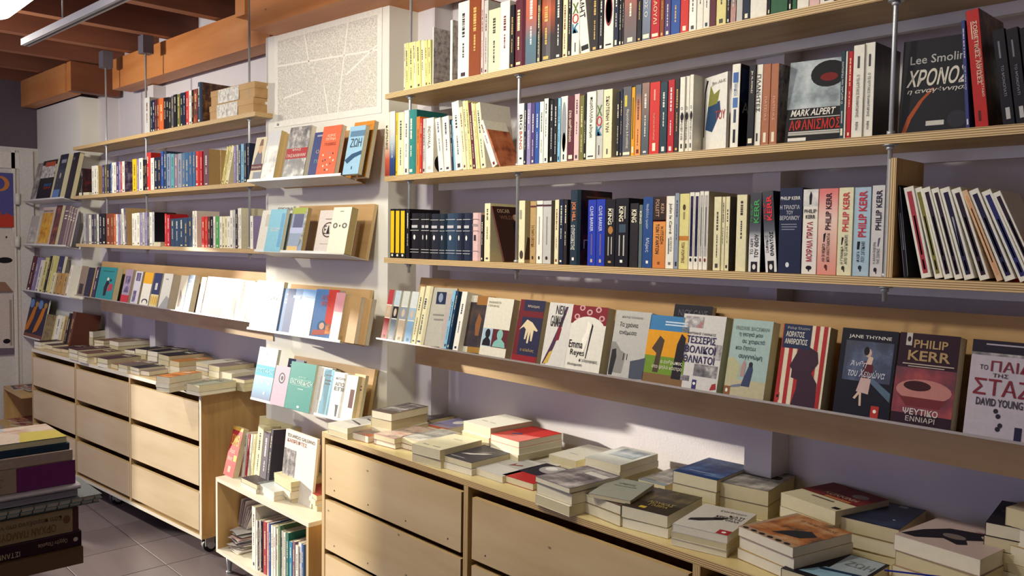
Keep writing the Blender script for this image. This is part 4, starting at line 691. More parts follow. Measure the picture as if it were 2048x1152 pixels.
disp(1127, 1197, 610, '#ded8c8', .035, 'white cover with maroon patterned arch and line-drawn woman', [('F', 'r', 0, .72, 1, 1, '#7c2228'), ('F', 'e', .0, .4, 1, .84, '#ded8c8')] + [('F', 'e', u, v, u + .16, v + .09, '#c89a9a') for u, v in ((.08, .78), (.42, .86), (.78, .78), (.66, .91), (.2, .92))] + [('F', 'e', u + .04, v + .02, u + .12, v + .07, '#7c2228') for u, v in ((.08, .78), (.42, .86), (.78, .78), (.66, .91), (.2, .92))] + [('F', 'p', [(.44, .3), (.5, .3), (.56, .5), (.62, .7), (.5, .78), (.48, .6), (.4, .5)], '#efe8d6'), ('F', 'p', [(.56, .2), (.58, .2), (.66, .7), (.62, .74)], '#2a2224'), ('F', 't', 'Emma', .05, .34, .45, .46, '#1d181b'), ('F', 't', 'Reyes', .12, .2, .52, .32, '#1d181b'), ('F', 't', 'Δι\' αλληλογραφίας', .4, .13, .92, .19, '#2a2428'), ('F', 't', 'Μετάφραση', .1, .06, .5, .11, '#2a2428')])
disp(1213, 1284, 620, '#b7b4aa', .03, 'pale grey cover with a street photograph', [('F', 't', 'ΚΩΣΤΑΣ ΤΖΑΜΑΛΗΣ', .2, .89, .78, .92, '#6a6862'), ('F', 't', 'Τα χρόνια', .16, .74, .68, .83, '#4e4c48'), ('F', 't', 'ανάμεσα', .18, .63, .66, .71, '#4e4c48'), ('F', 'p', [(0, .06), (.4, .06), (.45, .36), (.3, .4), (.12, .52), (0, .52)], '#8b8880'), ('F', 'p', [(.03, .02), (.14, .02), (.2, .3), (.16, .42), (.05, .4)], '#2c2a2c'), ('F', 'p', [(.62, .0), (1, .02), (1, .34), (.82, .3), (.6, .26)], '#4a4e5a'), ('F', 'r', .38, .26, .41, .36, '#3a3838'), ('F', 'r', .48, .27, .5, .36, '#3a3838')])
disp(1326, 1380, 604, '#1d1a22', .02, 'dark cover just visible behind the yellow and green one', [('F', 't', 'NICK CAVE', .14, .86, .9, .94, '#5a5560')], n=.045, h=.232, w=.125)
disp(1282, 1362, 629, '#3d78a4', .028, 'blue, yellow and green cover with shadow figures', [('F', 'r', 0, .16, 1, .78, '#d9951f'), ('F', 'r', 0, .14, 1, .4, '#6c8a2c'), ('F', 'r', 0, .0, 1, .14, '#7c5c3a'), ('F', 'p', [(.15, .5), (.32, .7), (.44, .64), (.4, .4), (.38, .16), (.24, .16), (.28, .44)], '#4a3a2e'), ('F', 'p', [(.72, .1), (.95, .1), (.95, .7), (.84, .76), (.76, .6)], '#231c22'), ('F', 't', 'ο άνθρωπος', .42, .29, .95, .36, '#d8d2b8'), ('F', 't', 'στο ψηλό κάστρο', .22, .21, .96, .28, '#d8d2b8'), ('F', 'r', .4, .9, .95, .92, '#c0d0d8'), ('F', 'r', .4, .86, .95, .88, '#c0d0d8')])
disp(1347, 1432, 627, '#cdc8c0', .035, 'white collage cover with bold violet title', [('F', 'r', .05, .82, .5, .97, 'art:#cdc8c0,#8a8684,#b05048,40'), ('F', 'r', .02, .4, .2, .6, 'greyph'), ('F', 'r', .82, .42, .99, .62, 'greyph'), ('F', 'r', .42, .18, .96, .34, 'greyph'), ('F', 'r', .06, .1, .34, .17, 'greyph'), ('F', 't', 'ΑΝΤΩΝΗΣ ΓΙΑΝΑΚΟΣ', .16, .73, .82, .76, '#2a262c'), ('F', 't', '*ΤΕΣΣΕΡΙΣ', .16, .61, .84, .71, '#2f2652'), ('F', 't', '*ΒΟΛΙΚΟΙ', .14, .48, .86, .58, '#2f2652'), ('F', 't', '*ΘΑΝΑΤΟΙ', .13, .35, .86, .45, '#2f2652'), ('F', 'r', .42, 0, .52, .13, '#3a3468'), ('F', 'e', .44, .06, .5, .1, W_), ('F', 'p', [(.84, .02), (.98, .04), (.96, .12), (.88, .1)], '#9c3030')], n=-.0)
disp(1446, 1526, 637, '#9fb4ac', .035, 'pale green cover with handwritten title and seated figures', [('F', 'r', 0, .0, 1, .22, '#b8ae8c'), ('F', 'p', [(0, .2), (.3, .22), (.34, .4), (.14, .5), (0, .48)], '#b4b088'), ('F', 't', 'FREDRIK BACKMAN', .1, .86, .92, .91, '#7d8c84'), ('F', 't', 'η γιαγιά μου', .2, .77, .78, .84, '#3f5254'), ('F', 't', 'σε χαιρετά', .3, .68, .86, .75, '#3f5254'), ('F', 't', 'και ζητάει', .16, .59, .66, .66, '#3f5254'), ('F', 't', 'συγγνώμη', .26, .48, .84, .56, '#3f5254'), ('F', 'p', [(.4, .14), (.62, .14), (.66, .36), (.62, .44), (.54, .4), (.46, .26)], '#39405c'), ('F', 'e', .54, .39, .64, .46, '#2a2430'), ('F', 'p', [(.36, .26), (.46, .26), (.48, .42), (.42, .48), (.36, .4)], '#a88a84'), ('F', 'p', [(.08, .1), (.4, .13), (.4, .17), (.2, .14)], '#6f7888'), ('F', 'r', .0, 0, .16, .12, '#8a5a38'), ('F', 'e', .04, .04, .1, .09, W_)])
ST = [('F', 'r', u, 0, u + .085, 1, '#a82a2c') for u in (.0, .18, .36, .54, .70, .87)]
disp(1547, 1640, 647, '#d9ccae', .04, 'red and cream striped cover with a dark head silhouette', ST + [('F', 'p', [(.36, .0), (.88, .0), (.86, .3), (.72, .42), (.84, .55), (.8, .68), (.6, .74), (.4, .7), (.3, .56), (.24, .48), (.3, .44), (.3, .34), (.44, .32), (.44, .2)], '#3b2330'), ('F', 'r', .02, .7, .62, 1, '#232c48'), ('F', 't', 'Ραλφ Έλισον', .1, .93, .58, .97, '#a8a8a4'), ('F', 't', '*ΑΟΡΑΤΟΣ', .08, .84, .48, .91, '#d8d4c4'), ('F', 't', '*ΑΝΘΡΩΠΟΣ', .07, .75, .56, .82, '#d8d4c4'), ('F', 'r', .02, .04, .1, .14, '#b23430'), ('F', 'e', .04, .07, .09, .11, K_)])
disp(1664, 1776, 655, '#15141f', .038, 'dark blue cover with a woman in a white skirt', [('F', 'r', .1, .4, .95, .86, 'art:#15141f,#27304a,#5d6c86,9'), ('F', 't', 'JANE THYNNE', .14, .88, .9, .93, '#d8d4c8'), ('F', 'p', [(.62, .46), (.98, .3), (.98, .2), (.6, .4)], '#56687a'), ('F', 'p', [(.38, .28), (.6, .26), (.62, .44), (.5, .46), (.44, .44)], '#c8a8a0'), ('F', 'p', [(.46, .44), (.62, .44), (.64, .58), (.56, .66), (.46, .62)], '#5a1f26'), ('F', 'p', [(.5, .6), (.6, .6), (.62, .68), (.54, .7)], '#d0b49c'), ('F', 'e', .47, .68, .58, .78, '#c8a890'), ('F', 'e', .44, .7, .54, .8, '#1b1418'), ('F', 'p', [(.46, .12), (.5, .12), (.48, .27), (.44, .27)], '#d0b49c'), ('F', 'p', [(.34, .2), (.38, .19), (.46, .27), (.42, .28)], '#d0b49c'), ('F', 't', '/Άνθη', .22, .55, .52, .63, '#c8ccd4'), ('F', 't', '/του Χειμώνα', .2, .43, .86, .54, '#c8ccd4'), ('F', 'r', .68, 0, .82, .14, '#b03428'), ('F', 'e', .72, .06, .78, .1, W_)])
disp(1779, 1900, 664, '#2c1420', .04, 'dark red cover with a stadium', [('F', 'r', 0, .12, 1, .62, 'redph'), ('F', 'e', .04, .26, .96, .5, '#b87a70'), ('F', 'e', .16, .37, .62, .48, '#3a1418'), ('F', 'p', [(.1, .3), (.9, .3), (.78, .2), (.24, .2)], '#6e2a2c'), ('F', 't', '*PHILIP', .26, .84, .82, .93, '#a98a5e'), ('F', 't', '*KERR', .18, .7, .88, .81, '#a98a5e'), ('F', 'r', .1, .655, .95, .667, '#b8a494'), ('F', 'r', .2, .63, .8, .64, '#b8a494'), ('F', 'r', .12, .86, .22, 1, '#b9b2a6'), ('F', 'e', .14, .9, .2, .96, '#2c1420'), ('F', 't', '*ΨΕΥΤΙΚΟ', .2, .11, .78, .18, '#d2cbc0'), ('F', 't', 'ΕΝΝΙΑΡΙ', .26, .04, .74, .095, '#c4bcb0')])
disp(1925, 2068, 678, '#b9aeb4', .04, 'pale lilac winter cover with a red title and footprints', [('F', 'r', 0, .84, 1, 1, '#241c28'), ('F', 'r', 0, .84, 1, .87, 'greyph'), ('F', 'r', .2, .95, .96, .965, '#a8a0a8'), ('F', 't', 'ΤΟ', .14, .69, .26, .74, '#3a2a30'), ('F', 't', 'ΠΑΙΔΙ', .3, .68, .92, .79, '#7a2a34'), ('F', 't', 'ΤΗΣ', .34, .62, .56, .66, '#3a2a30'), ('F', 't', 'ΣΤΑΖΙ', .08, .43, .96, .6, '#7d2832'), ('F', 't', '*DAVID YOUNG', .14, .32, .8, .4, '#3a3442')] + [('F', 'e', u, v, u + .07, v + .05, '#2c2430') for u, v in ((.4, .25), (.44, .2), (.48, .11), (.45, .07))] + [('F', 'r', .72, 0, .82, .14, '#25243c')])

# ================================================================== FAR SHELVES
Z1 = (0, 0, 3.6); Z2 = (0, 280, 3.6)
row(FL, NS + .012, LA + SH, '''1041,1078,708,lg 1086,1098,728,n 1098,1116,722,n 1116,1130,718,m 1131,1146,716,rs 1146,1178,712,O 1180,1196,706,k 1197,1214,703,k 1215,1232,703,d 1234,1249,692,G 1250,1272,684,k 1273,1298,682,ol 1299,1316,672,n 1317,1336,668,n 1337,1360,660,R 1361,1379,655,w 1380,1394,650,k 1395,1422,645,fire 1426,1452,597,sl;f=brownph;h=1;d=.17''', 'on the top far shelf', 'books on the top far shelf', Z1)
row(FL, NS + .012, LB + SH, '''590,596,205,k;f=darkred 662,680,188,w 681,698,186,w 700,709,186,c;f=tn 738,752,182,p 756,768,178,ol 769,788,176,D 796,804,166,b 805,820,165,w 821,836,163,w 839,856,158,p 857,869,157,P 870,879,156,R 880,898,155,w;f=purpleph 955,984,140,Y 986,999,138,P 1001,1029,133,w 1031,1045,143,k 1046,1056,146,d 1060,1084,93,R;h=1 1086,1110,131,w 1112,1134,128,n 1135,1159,124,n 1160,1178,84,b 1179,1199,82,sl 1201,1229,101,#7d8ca0 1231,1254,102,#5f9aa0 1256,1279,104,#8a7484 1281,1309,100,#8f929c 1311,1334,95,#54708c 1335,1358,92,#3f6288 1359,1383,90,#3f6288 1384,1408,88,#3f6288 1410,1440,84,R;h=1 1441,1456,82,r 1466,1504,70,#6a4a50;f=tn 1586,1592,72,tn;f=tn 1594,1606,60,y;l=1634 1607,1620,56,y;l=1650 1622,1640,56,c;l=1668 1684,1699,46,P 1701,1716,38,lg 1717,1734,35,sl 1736,1755,30,lb 1757,1775,27,n 1777,1796,24,n''', 'on the middle far shelf', 'books on the middle far shelf', Z2)
row(FL, NS + .012, LC + SH, '''602,616,531,lg 617,631,533,g 641,655,540,w 661,677,537,D 678,695,535,G 699,712,535,w 713,737,532,k 738,761,530,k 766,795,531,rs 796,820,530,rs 821,833,533,O 836,849,535,w 851,864,537,P;l=845 866,880,537,lg;l=855 886,900,497,w;l=872 902,914,492,purpleph;l=892;f=tn 952,968,530,w 969,986,527,w 987,1006,525,w 1011,1026,523,P 1027,1042,522,lg 1046,1060,521,P 1061,1075,521,G 1077,1096,521,w 1097,1112,520,lg;f=k 1187,1200,531,R;f=#9c2a2a 1201,1224,540,r 1227,1258,568,sl 1259,1290,565,sl 1291,1322,562,sl 1323,1353,559,sl 1354,1384,556,sl 1387,1401,512,w 1402,1418,511,w;f=#dcd6c4 1452,1473,553,R 1474,1495,552,R 1497,1514,552,br 1516,1534,551,n 1536,1549,551,w 1551,1578,550,#4f9a4e 1581,1599,551,w 1600,1618,551,c 1619,1637,550,c 1638,1655,550,w 1657,1675,507,w 1677,1694,504,lg 1696,1711,502,d 1713,1724,492,w 1725,1737,490,w;f=#d6cfae 1801,1822,547,w;f=P''', 'on the lowest far shelf', 'books on the lowest far shelf', Z2)
GF = 'books lying loose on the far shelves'
def lying(fr, px, n, z, w, d, t, c, lab, group, yaw=0, pg=None, roll=0): 
    s = fr.s_at(px, n, z); return book(fr.m(s, n, z + .0005, yaw) @ Matrix.Rotation(roll, 4, 'Y') @ Matrix.Translation((0, 0, t)) @ Matrix.Rotation(R(-90), 4, 'X'), w, d, t, c, lab, group, face_auto(c, RND), pg=pg)
lying(FL, 158, NS + .01, LB + SH, .14, .19, .02, 'c', 'cream paperback lying flat at the far end of the middle far shelf', GF, R(6))
lying(FL, 307, NS + .012, LC + SH, .14, .18, .022, 'w', 'pale paperback lying flat before a dark cover on the lowest far shelf', GF, R(-8))
# two cardboard boxes with map labels
for k, (z, lab) in enumerate(((LA + SH + .0005, 'lower brown cardboard box with a map label on the top far shelf'), (LA + SH + .0755, 'upper brown cardboard box with a map label stacked on another'))):
    a, b = FL.s_at(420, NS + .02, LA + SH), FL.s_at(507, NS + .02, LA + SH); o = empty('cardboard_box', FL.m(a + .006 * k, NS + .02 + .004 * k, z), lab, 'box', 'cardboard boxes'); W = b - a
    box('box_tray', 0, W, 0, .17, 0, .05, CARD, o); box('box_lid', -.002, W + .002, -.002, .172, .045, .0735, CARD, o)
    box('map_label', W * .18, W * .66, -.0035, -.002, .004, .071, ARTS['map'], o); box('end_label', W + .002, W + .003, .06, .13, .046, .06, '#e0dccf', o)

# far display board
GDF = 'books displayed on the far tilted board'; Lz = LZ + .0006; Ln = LN_ + .003; q3 = lambda v: v / 3.6; r3 = lambda v: 500 + v / 3.6
def dl(x0, x1, yt, c, t, lab, items=(), yaw=0, n=0, **k): n = min(n, .085 - t); return facing(FL, Ln + n, Lz, q3(x0), q3(x1), r3(yt), c, t, lab + ' on the far display board', GDF, items or face_auto(c, RND), TI, R(yaw), dn=n, **k)
dl(548, 592, 110, '#8f7a68', .012, 'brown cover with a small dark picture', [('F', 'r', .2, .05, .8, .4, '#3a322c')], n=.02, w=.12)
row(FL, Ln, Lz, '598,640,125,#2b2636;k=ser 644,652,125,tn 655,676,122,#3b3048'.replace('k=ser', 'k=none'), 'on the far display board', GDF, (0, 500, 3.6), tilt=TI)
dl(682, 800, 120, '#247d80', .035, 'teal cover with two dancing figures', [('F', 'p', [(.45, .1), (.6, .12), (.62, .4), (.7, .5), (.6, .62), (.5, .55), (.42, .35)], '#1a161c'), ('F', 'p', [(.62, .25), (.92, .3), (.9, .5), (.7, .48)], '#a83440'), ('F', 'e', .52, .58, .64, .68, '#d8cdb8'), ('F', 'e', .7, .55, .8, .64, '#1a161c'), ('F', 'r', .2, .86, .85, .89, '#1d5a5c')])
row(FL, Ln, Lz, '862,918,136,purpleph;k=lowred 940,985,150,wlil'.replace('wlil', 'lg'), 'on the far display board past the teal cover', GDF, (0, 500, 3.6), tilt=TI) if 0 else None
dl(862, 916, 138, '#9a8494', .035, 'lilac cover with a red foot band', [('F', 'r', 0, 0, 1, .22, '#b02a34'), ('F', 'r', .2, .3, .8, .8, 'purpleph')])
dl(935, 985, 152, '#c4bec4', .03, 'pale lilac cover', [('F', 'r', .2, .7, .8, .95, 'purpleph'), ('F', 'r', .15, .05, .6, .4, 'purpleph')])
dl(1000, 1062, 160, '#ded8c8', .035, 'white cover with a yellow top', [('F', 'r', 0, .66, 1, 1, '#e0a21c'), ('F', 'e', .2, .02, .9, .2, '#3a3234'), ('F', 'e', .3, .0, .8, .16, '#ded8c8')])
dl(1070, 1124, 165, '#34375a', .03, 'navy cover with yellow figures along the foot', [('F', 'r', 0, 0, 1, .36, '#dccf9a')] + [('F', 'e', u, .02, u + .18, .34, '#c89a24') for u in (.05, .3, .55, .78)] + [('F', 'r', .35, .5, .65, .7, '#c8c4b8')])
dl(1135, 1200, 168, '#d3cec2', .045, 'white cover with a grey mountain', [('F', 'p', [(.1, 0), (1, 0), (1, .3), (.7, .36), (.4, .2)], '#9a9a98'), ('F', 'r', .3, .82, .6, .85, '#8a8678')])
dl(1258, 1310, 182, '#c9bda6', .03, 'cream cover with a brown drawing', [('F', 'p', [(.2, .1), (.5, .1), (.6, .4), (.3, .6)], '#6a4a38')])
dl(1312, 1356, 178, '#3d6288', .03, 'slate blue cover', face_auto('#3d6288', RND), n=-.0)
dl(1405, 1440, 195, '#c2b494', .03, 'cream cover with a navy patch', [('F', 'r', .3, .3, 1, .55, '#3a3a66')])
dl(1445, 1612, 190, '#bd957c', .025, 'wide peach cover with a dark shipwreck', [('F', 'r', 0, 0, 1, .3, '#a8846a'), ('F', 'p', [(.12, .02), (.85, .02), (.9, .22), (.7, .24), (.6, .3), (.5, .24), (.3, .26), (.12, .18)], '#3a2a2c'), ('F', 'r', .3, .24, .32, .55, '#5a443e'), ('F', 'r', .5, .26, .515, .5, '#5a443e'), ('F', 'r', .55, .82, .9, .85, '#b07a6a')])
dl(1612, 1640, 205, '#e2ddd0', .03, 'white cover with a small brown figure', [('F', 'p', [(.3, .2), (.6, .2), (.66, .6), (.5, .75), (.36, .5)], '#8a5a48')], w=.1)
dl(1650, 1690, 212, '#b9b8b0', .03, 'grey cover', (), w=.1); dl(1700, 1745, 218, '#e6e2d6', .035, 'blank white cover next to the grey one', [('F', 'r', .1, .2, .4, .24, '#b8b4a8')], w=.11)
dl(1752, 1790, 228, '#c3a678', .03, 'tan back cover', [('F', 'r', .1, .1, .3, .2, '#a88a5c')], w=.1)

# ================================================================== PILLAR: map and ledges
m0, m1 = PF.s_at(548, -.004, 2.1), PF.s_at(762, -.004, 2.1); mz0 = PF.z_at(256, m0, 0)
mp = empty('wall_map', PF.m(m0, -.0025, mz0), 'large black and white city map pinned to the white pillar', 'map'); MW, MH = m1 - m0, 2.56 - mz0
nt_ = bpy.data.materials.new('printed_city_map'); nt_.use_nodes = True; nt = nt_.node_tree; bs = nt.nodes['Principled BSDF']
v1 = nt.nodes.new('ShaderNodeTexVoronoi'); v1.feature = 'DISTANCE_TO_EDGE'; v1.inputs['Scale'].default_value = 85; vv = coords(nt, (1, 1, 1)); nt.links.new(vv, v1.inputs['Vector'])
v2 = nt.nodes.new('ShaderNodeTexVoronoi'); v2.inputs['Scale'].default_value = 170; nt.links.new(vv, v2.inputs['Vector'])
s1_ = ramp(nt, v1.outputs['Distance'], [(.03, hexc('#ddd7c8')), (.14, hexc('#bfb9ab'))]); s2_ = ramp(nt, v2.outputs['Distance'], [(.10, hexc('#4a4644')), (.2, hexc('#ffffff'))]); s3_ = ramp(nt, noise(nt, vv, 9, 5, .7), [(.46, (0, 0, 0, 1)), (.6, (1, 1, 1, 1))])
mx = nt.nodes.new('ShaderNodeMix'); mx.data_type = 'RGBA'; mx.blend_type = 'MULTIPLY'; nt.links.new(s3_, mx.inputs[0]); nt.links.new(s1_, mx.inputs[6]); nt.links.new(s2_, mx.inputs[7]); nt.links.new(mx.outputs[2], bs.inputs['Base Color']); bs.inputs['Roughness'].default_value = .8
box('paper', 0, MW, 0, .0015, 0, MH, paint('#e2ddcf', .8), mp); box('map_print', .03, MW - .03, -.0007, -.0002, .03, MH - .03, nt_, mp)
RV = MB(); 
for (u0, v0), (u1, v1_) in (((.02, .66), (.98, .60)), ((.62, 0), (.72, .98)), ((.7, .42), (.98, .66)), ((.3, .98), (.36, .6)), ((.1, .3), (.3, .34)), ((.55, .0), (.5, .35))):
    a, b = Vector((MW * u0, 0, MH * v0)), Vector((MW * u1, 0, MH * v1_)); nn = Vector((-(b - a).z, 0, (b - a).x)).normalized() * .004
    RV.add([tuple(x + Vector((0, -.0009, 0))) for x in (a - nn, b - nn, b + nn, a + nn)], [(0, 1, 2, 3)], '#e6e0d0')
RV.build('map_streets', mp)
tk = MB(); 
for u, v in ((.04, .03),): tk.cyl((MW * u, -.004, MH * v), (MW * u, 0, MH * v), .006, DSTEEL, 10)
tk.build('pin', mp)
GP = 'books displayed on the pillar ledges'; PN = ('the topmost pillar ledge', 'the second pillar ledge', 'the third pillar ledge', 'the lowest pillar ledge')
def pl(k, x0, x1, yt, c, t, lab, items=(), n=0, yaw=0, **kw):
    s, e, nn, z = PLG[k]; n = min(n, .104 - t); return facing(PF, nn + .003 + n, z + .0006, x0, x1, yt, c, t, lab + ' on ' + PN[k], GP, items or face_auto(c, RND), TI, R(yaw), dn=n, **kw)
pl(0, 497, 519, 276, '#d3c8a8', .014, 'cream cover with a woman in a cap', [('F', 'p', [(.15, .36), (.9, .36), (.8, .6), (.65, .72), (.4, .7), (.2, .5)], '#6a6670'), ('F', 'e', .4, .62, .75, .86, '#c8a078'), ('F', 'p', [(.4, .8), (.75, .8), (.7, .95), (.5, .95)], '#7a5a48'), ('F', 'r', 0, .24, 1, .38, '#5a1c24'), ('F', 't', 'Μαργαρίτα', .08, .28, .95, .34, '#d8c8b8'), ('F', 'r', .3, .05, 1, .2, '#8a8c94')])
pl(0, 520, 535, 264, '#c9c7c4', .03, 'grey-white cover of leaning leaflets', [('F', 'r', 0, 0, 1, .7, 'paleph')], pg='#c4ae78', w=.1)
pl(0, 536, 559, 268, 'tn', .03, 'tan back of a thick book', [('F', 'r', .1, .05, .3, .2, '#9a8050')], n=.02, w=.09)
pl(0, 563, 605, 256, '#a39c94', .024, 'photo cover of a crowd with a red title band', [('F', 'r', 0, .55, 1, 1, 'greyph'), ('F', 'r', 0, 0, 1, .38, 'art:#2a2628,#4a4446,#b8b2a8,22'), ('F', 'r', 0, .38, 1, .58, '#a02a2c'), ('F', 't', 'ΜΙΑΣ', .3, .53, .7, .57, '#d8cabc'), ('F', 't', 'ΠΑΣΑΛΙΜΑΝΙ', .06, .41, .94, .47, '#d8cabc')])
pl(0, 614, 634, 266, '#38406e', .03, 'indigo cover with olive lettering', [('F', 't', 'ΟΨΗ', .3, .52, 1, .6, '#a0a08a'), ('F', 't', 'ΠΟΛΗ', .3, .3, 1, .38, '#7a9a90'), ('F', 'r', .2, .9, 1, .94, '#9a96a0')], w=.11)
pl(0, 630, 667, 254, '#d0603f', .022, 'coral cover with a scatter of small figures', [('F', 't', 'ΧΩΡΙΣ', .3, .78, .74, .83, '#e8c8a8'), ('F', 't', 'ΠΑΤΡΙΔΑ', .26, .71, .78, .76, '#e8c8a8'), ('F', 't', 'ΤΥΧΕΡΟΣ', .2, .6, .84, .66, '#8a3a2a')] + [('F', 'e', u, v, u + .07, v + .04, c) for u, v, c in ((.2, .4, '#e8d8b8'), (.36, .3, '#4a3a48'), (.5, .44, '#5a7a9a'), (.6, .34, '#e8d8b8'), (.72, .42, '#6a2a28'), (.3, .18, '#e8d8b8'), (.5, .2, '#d8c8b0'), (.66, .22, '#8a3a30'), (.8, .28, '#e8d8b8'), (.42, .1, '#5a3a38'), (.56, .1, '#e8d8b8'), (.24, .28, '#7a3a30'))], n=-.004)
pl(0, 684, 703, 254, '#8fb4c8', .02, 'light blue cover with a dark bird shape', [('F', 't', 'ΖΩΗ', .2, .56, .9, .74, '#3a4a58'), ('F', 'r', .1, .78, 1, .9, '#5a7a92'), ('F', 'p', [(0, .3), (.4, .42), (1, .48), (1, .4), (.6, .34), (.2, .22)], '#274a6a'), ('F', 'r', .5, .1, .56, .16, '#1c2a38')], n=.0, w=.1)
pl(0, 690, 712, 241, '#c5802e', .02, 'large orange cover at the back', [('F', 'r', .1, .9, .9, .93, '#b07020')], n=.045, h=.235, w=.13)
pl(1, 511, 528, 421, '#d6d0c0', .01, 'white cover with faint grey print', [('F', 'r', .3, .6, .9, .9, '#bcb6a8')], w=.13)
pl(1, 527, 559, 419, '#84bccb', .016, 'pale blue cover with white lettering', [('F', 't', 'ΕΝΑΣ ΟΥΡΑΝΟΣ', .2, .52, .8, .56, W_), ('F', 't', 'ΓΕΜΑΤΟΣ', .2, .47, .7, .51, W_), ('F', 'r', .75, .1, .95, .9, '#6aa0c0')], n=-.006)
pl(1, 540, 562, 411, '#c8c6bc', .012, 'white magazine top with bold black title', [('F', 't', 'ΕΡΕΥΝΑ', .02, .9, .98, .97, '#2a2a30')], n=.035, h=.215, w=.12, name='magazine')
pl(1, 572, 601, 416, '#8f9cae', .02, 'blue-grey cover with painted trees', [('F', 'r', 0, .86, 1, 1, '#9aa640'), ('F', 'r', .15, .5, .8, .86, '#5a5a78'), ('F', 'r', 0, .42, .95, .55, '#b0b6d0'), ('F', 'r', 0, 0, .7, .13, '#d8b878'), ('F', 'p', [(.7, .1), (1, .3), (1, 1), (.85, .9), (.9, .5)], 'art:#2a2624,#6a6450,#b0a480,60')], pg='#b99c62')
pl(1, 626, 660, 421, '#cfc4b8', .012, 'pale cover with letters in a dark ring', [('F', 'e', .3, .36, 1.05, .72, '#4a2a26'), ('F', 'e', .36, .39, .98, .69, '#cfc4b8'), ('F', 't', 'ΕΔΑ', .42, .44, .95, .64, '#2a1c1c'), ('F', 'r', .4, .78, .95, .8, '#7a6a60'), ('F', 'r', .3, .2, .9, .22, '#a89a90')])
pl(1, 652, 688, 415, '#e2dcc4', .035, 'cream cover with two small ornaments', [('F', 'e', .12, .54, .38, .66, '#6a665e'), ('F', 'e', .2, .57, .3, .63, '#e2dcc4'), ('F', 'e', .62, .54, .9, .66, '#6a665e'), ('F', 'e', .7, .57, .82, .63, '#e2dcc4'), ('F', 'e', .46, .57, .54, .62, '#4a4640'), ('F', 'r', .4, .9, .6, .92, '#8a867c')], n=-.006, pg='#c4ae78')
row(PF, PLG[1][2] + .012, PLG[1][3] + .003, '692,699,420,#c8b480 700,707,420,#c0a870 708,713,424,#8a5c34', 'at the end of the second pillar ledge', GP, tilt=TI) if 0 else None
pl(2, 497, 551, 560, '#e6e2d4', .02, 'large white cover with faint round letters', [('F', 't', '50', .5, .62, .84, .7, '#b8b4a8')])
pl(2, 552, 560, 576, '#4a6a94', .02, 'blue cover edge', (), n=.004, w=.1); pl(2, 562, 577, 577, '#28406e', .02, 'dark blue cover with a white bird', [('F', 'p', [(.5, .15), (.9, .2), (.8, .4), (.6, .3)], '#d0d4dc'), ('F', 'r', .4, .8, .9, .86, '#9ab0cc')], w=.11)
pl(2, 577, 617, 577, 'fade:#e4e4dc,#e0e2de,#8fb0d4,#6f9aca,.19', .035, 'cover fading from sky blue to white', [('F', 't', 'Μηνάς Διονύσιος', .25, .82, .96, .86, W_), ('F', 't', 'Σωτηρία', .3, .7, .7, .75, '#d8e2ec'), ('F', 't', 'της μνήμης', .3, .62, .9, .67, '#d8e2ec')])
pl(2, 619, 656, 578, '#4f74a4', .035, 'blue and red cover with a seated mermaid shape', [('F', 'r', .55, .25, 1, 1, '#b83a30'), ('F', 't', 'ΑΠΟ', .3, .78, .62, .88, '#b04a44'), ('F', 't', 'ΝΕΡΟ', .3, .66, .64, .76, '#b04a44'), ('F', 'e', .25, .12, .65, .36, '#2a5a74'), ('F', 'e', .34, .18, .56, .32, '#c89a84'), ('F', 'p', [(.05, .05), (.7, .08), (.6, .18), (.1, .16)], '#a85a4a'), ('F', 'r', .62, .1, .95, .3, 'orangeph')], yaw=10, pg='#e0d0cc')
pl(2, 657, 672, 585, '#dcbcb8', .03, 'pink and white book edge', [('F', 'r', 0, .6, 1, 1, '#c88a90')], w=.06)
pl(2, 674, 697, 590, '#ab8858', .022, 'brown back cover, left of a pair', [('F', 'r', .1, .05, .3, .12, '#96764a')], n=.01, w=.11); pl(2, 698, 717, 592, '#ab8858', .022, 'brown back cover, right of a pair', [('F', 'r', .1, .05, .3, .12, '#96764a')], n=.03, w=.1)
pl(3, 501, 538, 693, 'fade:#2a3f7a,#5aa2c0,#8cc4d4,#9acad8,.21', .015, 'light blue cover with white dots and turquoise band', [('F', 'r', 0, .46, 1, .66, '#38a2b4'), ('F', 't', 'ΕΠΙΣΤΗΜΕΣ', .06, .52, .95, .6, '#a8d8dc')] + [('F', 'e', u, v, u + .1, v + .06, '#d8e6e4') for u, v in ((.15, .3), (.4, .33), (.75, .3), (.6, .12), (.2, .82), (.55, .76), (.35, .86))])
pl(3, 539, 565, 730, '#b59aa8', .014, 'mauve cover with a dark round emblem', [('F', 'e', .3, .56, .72, .84, '#3a2430'), ('F', 'e', .38, .6, .66, .8, '#c8b0b8'), ('F', 'e', .44, .64, .62, .76, '#3a2430')], n=-.012, w=.115)
pl(3, 567, 617, 722, '#1f7f74', .02, 'deep green cover with a cream title between lines', [('F', 't', 'ΕΝΣΥΝΕΙΔΗΣΗ', .1, .54, .96, .63, '#c8d8c8'), ('F', 'r', .1, .645, .9, .65, '#a0c4b4'), ('F', 'r', .14, .515, .9, .52, '#a0c4b4'), ('F', 't', 'ΒΙΒΛΙΟ', .4, .68, .7, .71, '#a0c4b4'), ('F', 'r', .42, .44, .64, .455, '#a0c4b4'), ('F', 'e', .5, .05, .6, .1, '#d8dccc')], n=-.012)
pl(3, 561, 583, 702, '#45445e', .012, 'grey-violet hardback top', (), n=.03, h=.21, w=.12, hard=True)
pl(3, 620, 633, 732, '#e0dccc', .02, 'white cover beside the green one', [('F', 'r', .3, .3, .6, .8, '#c8c4b8')], w=.1)
pl(3, 634, 650, 737, '#7fb6cc', .03, 'sky blue book edge', (), w=.07, n=.0)
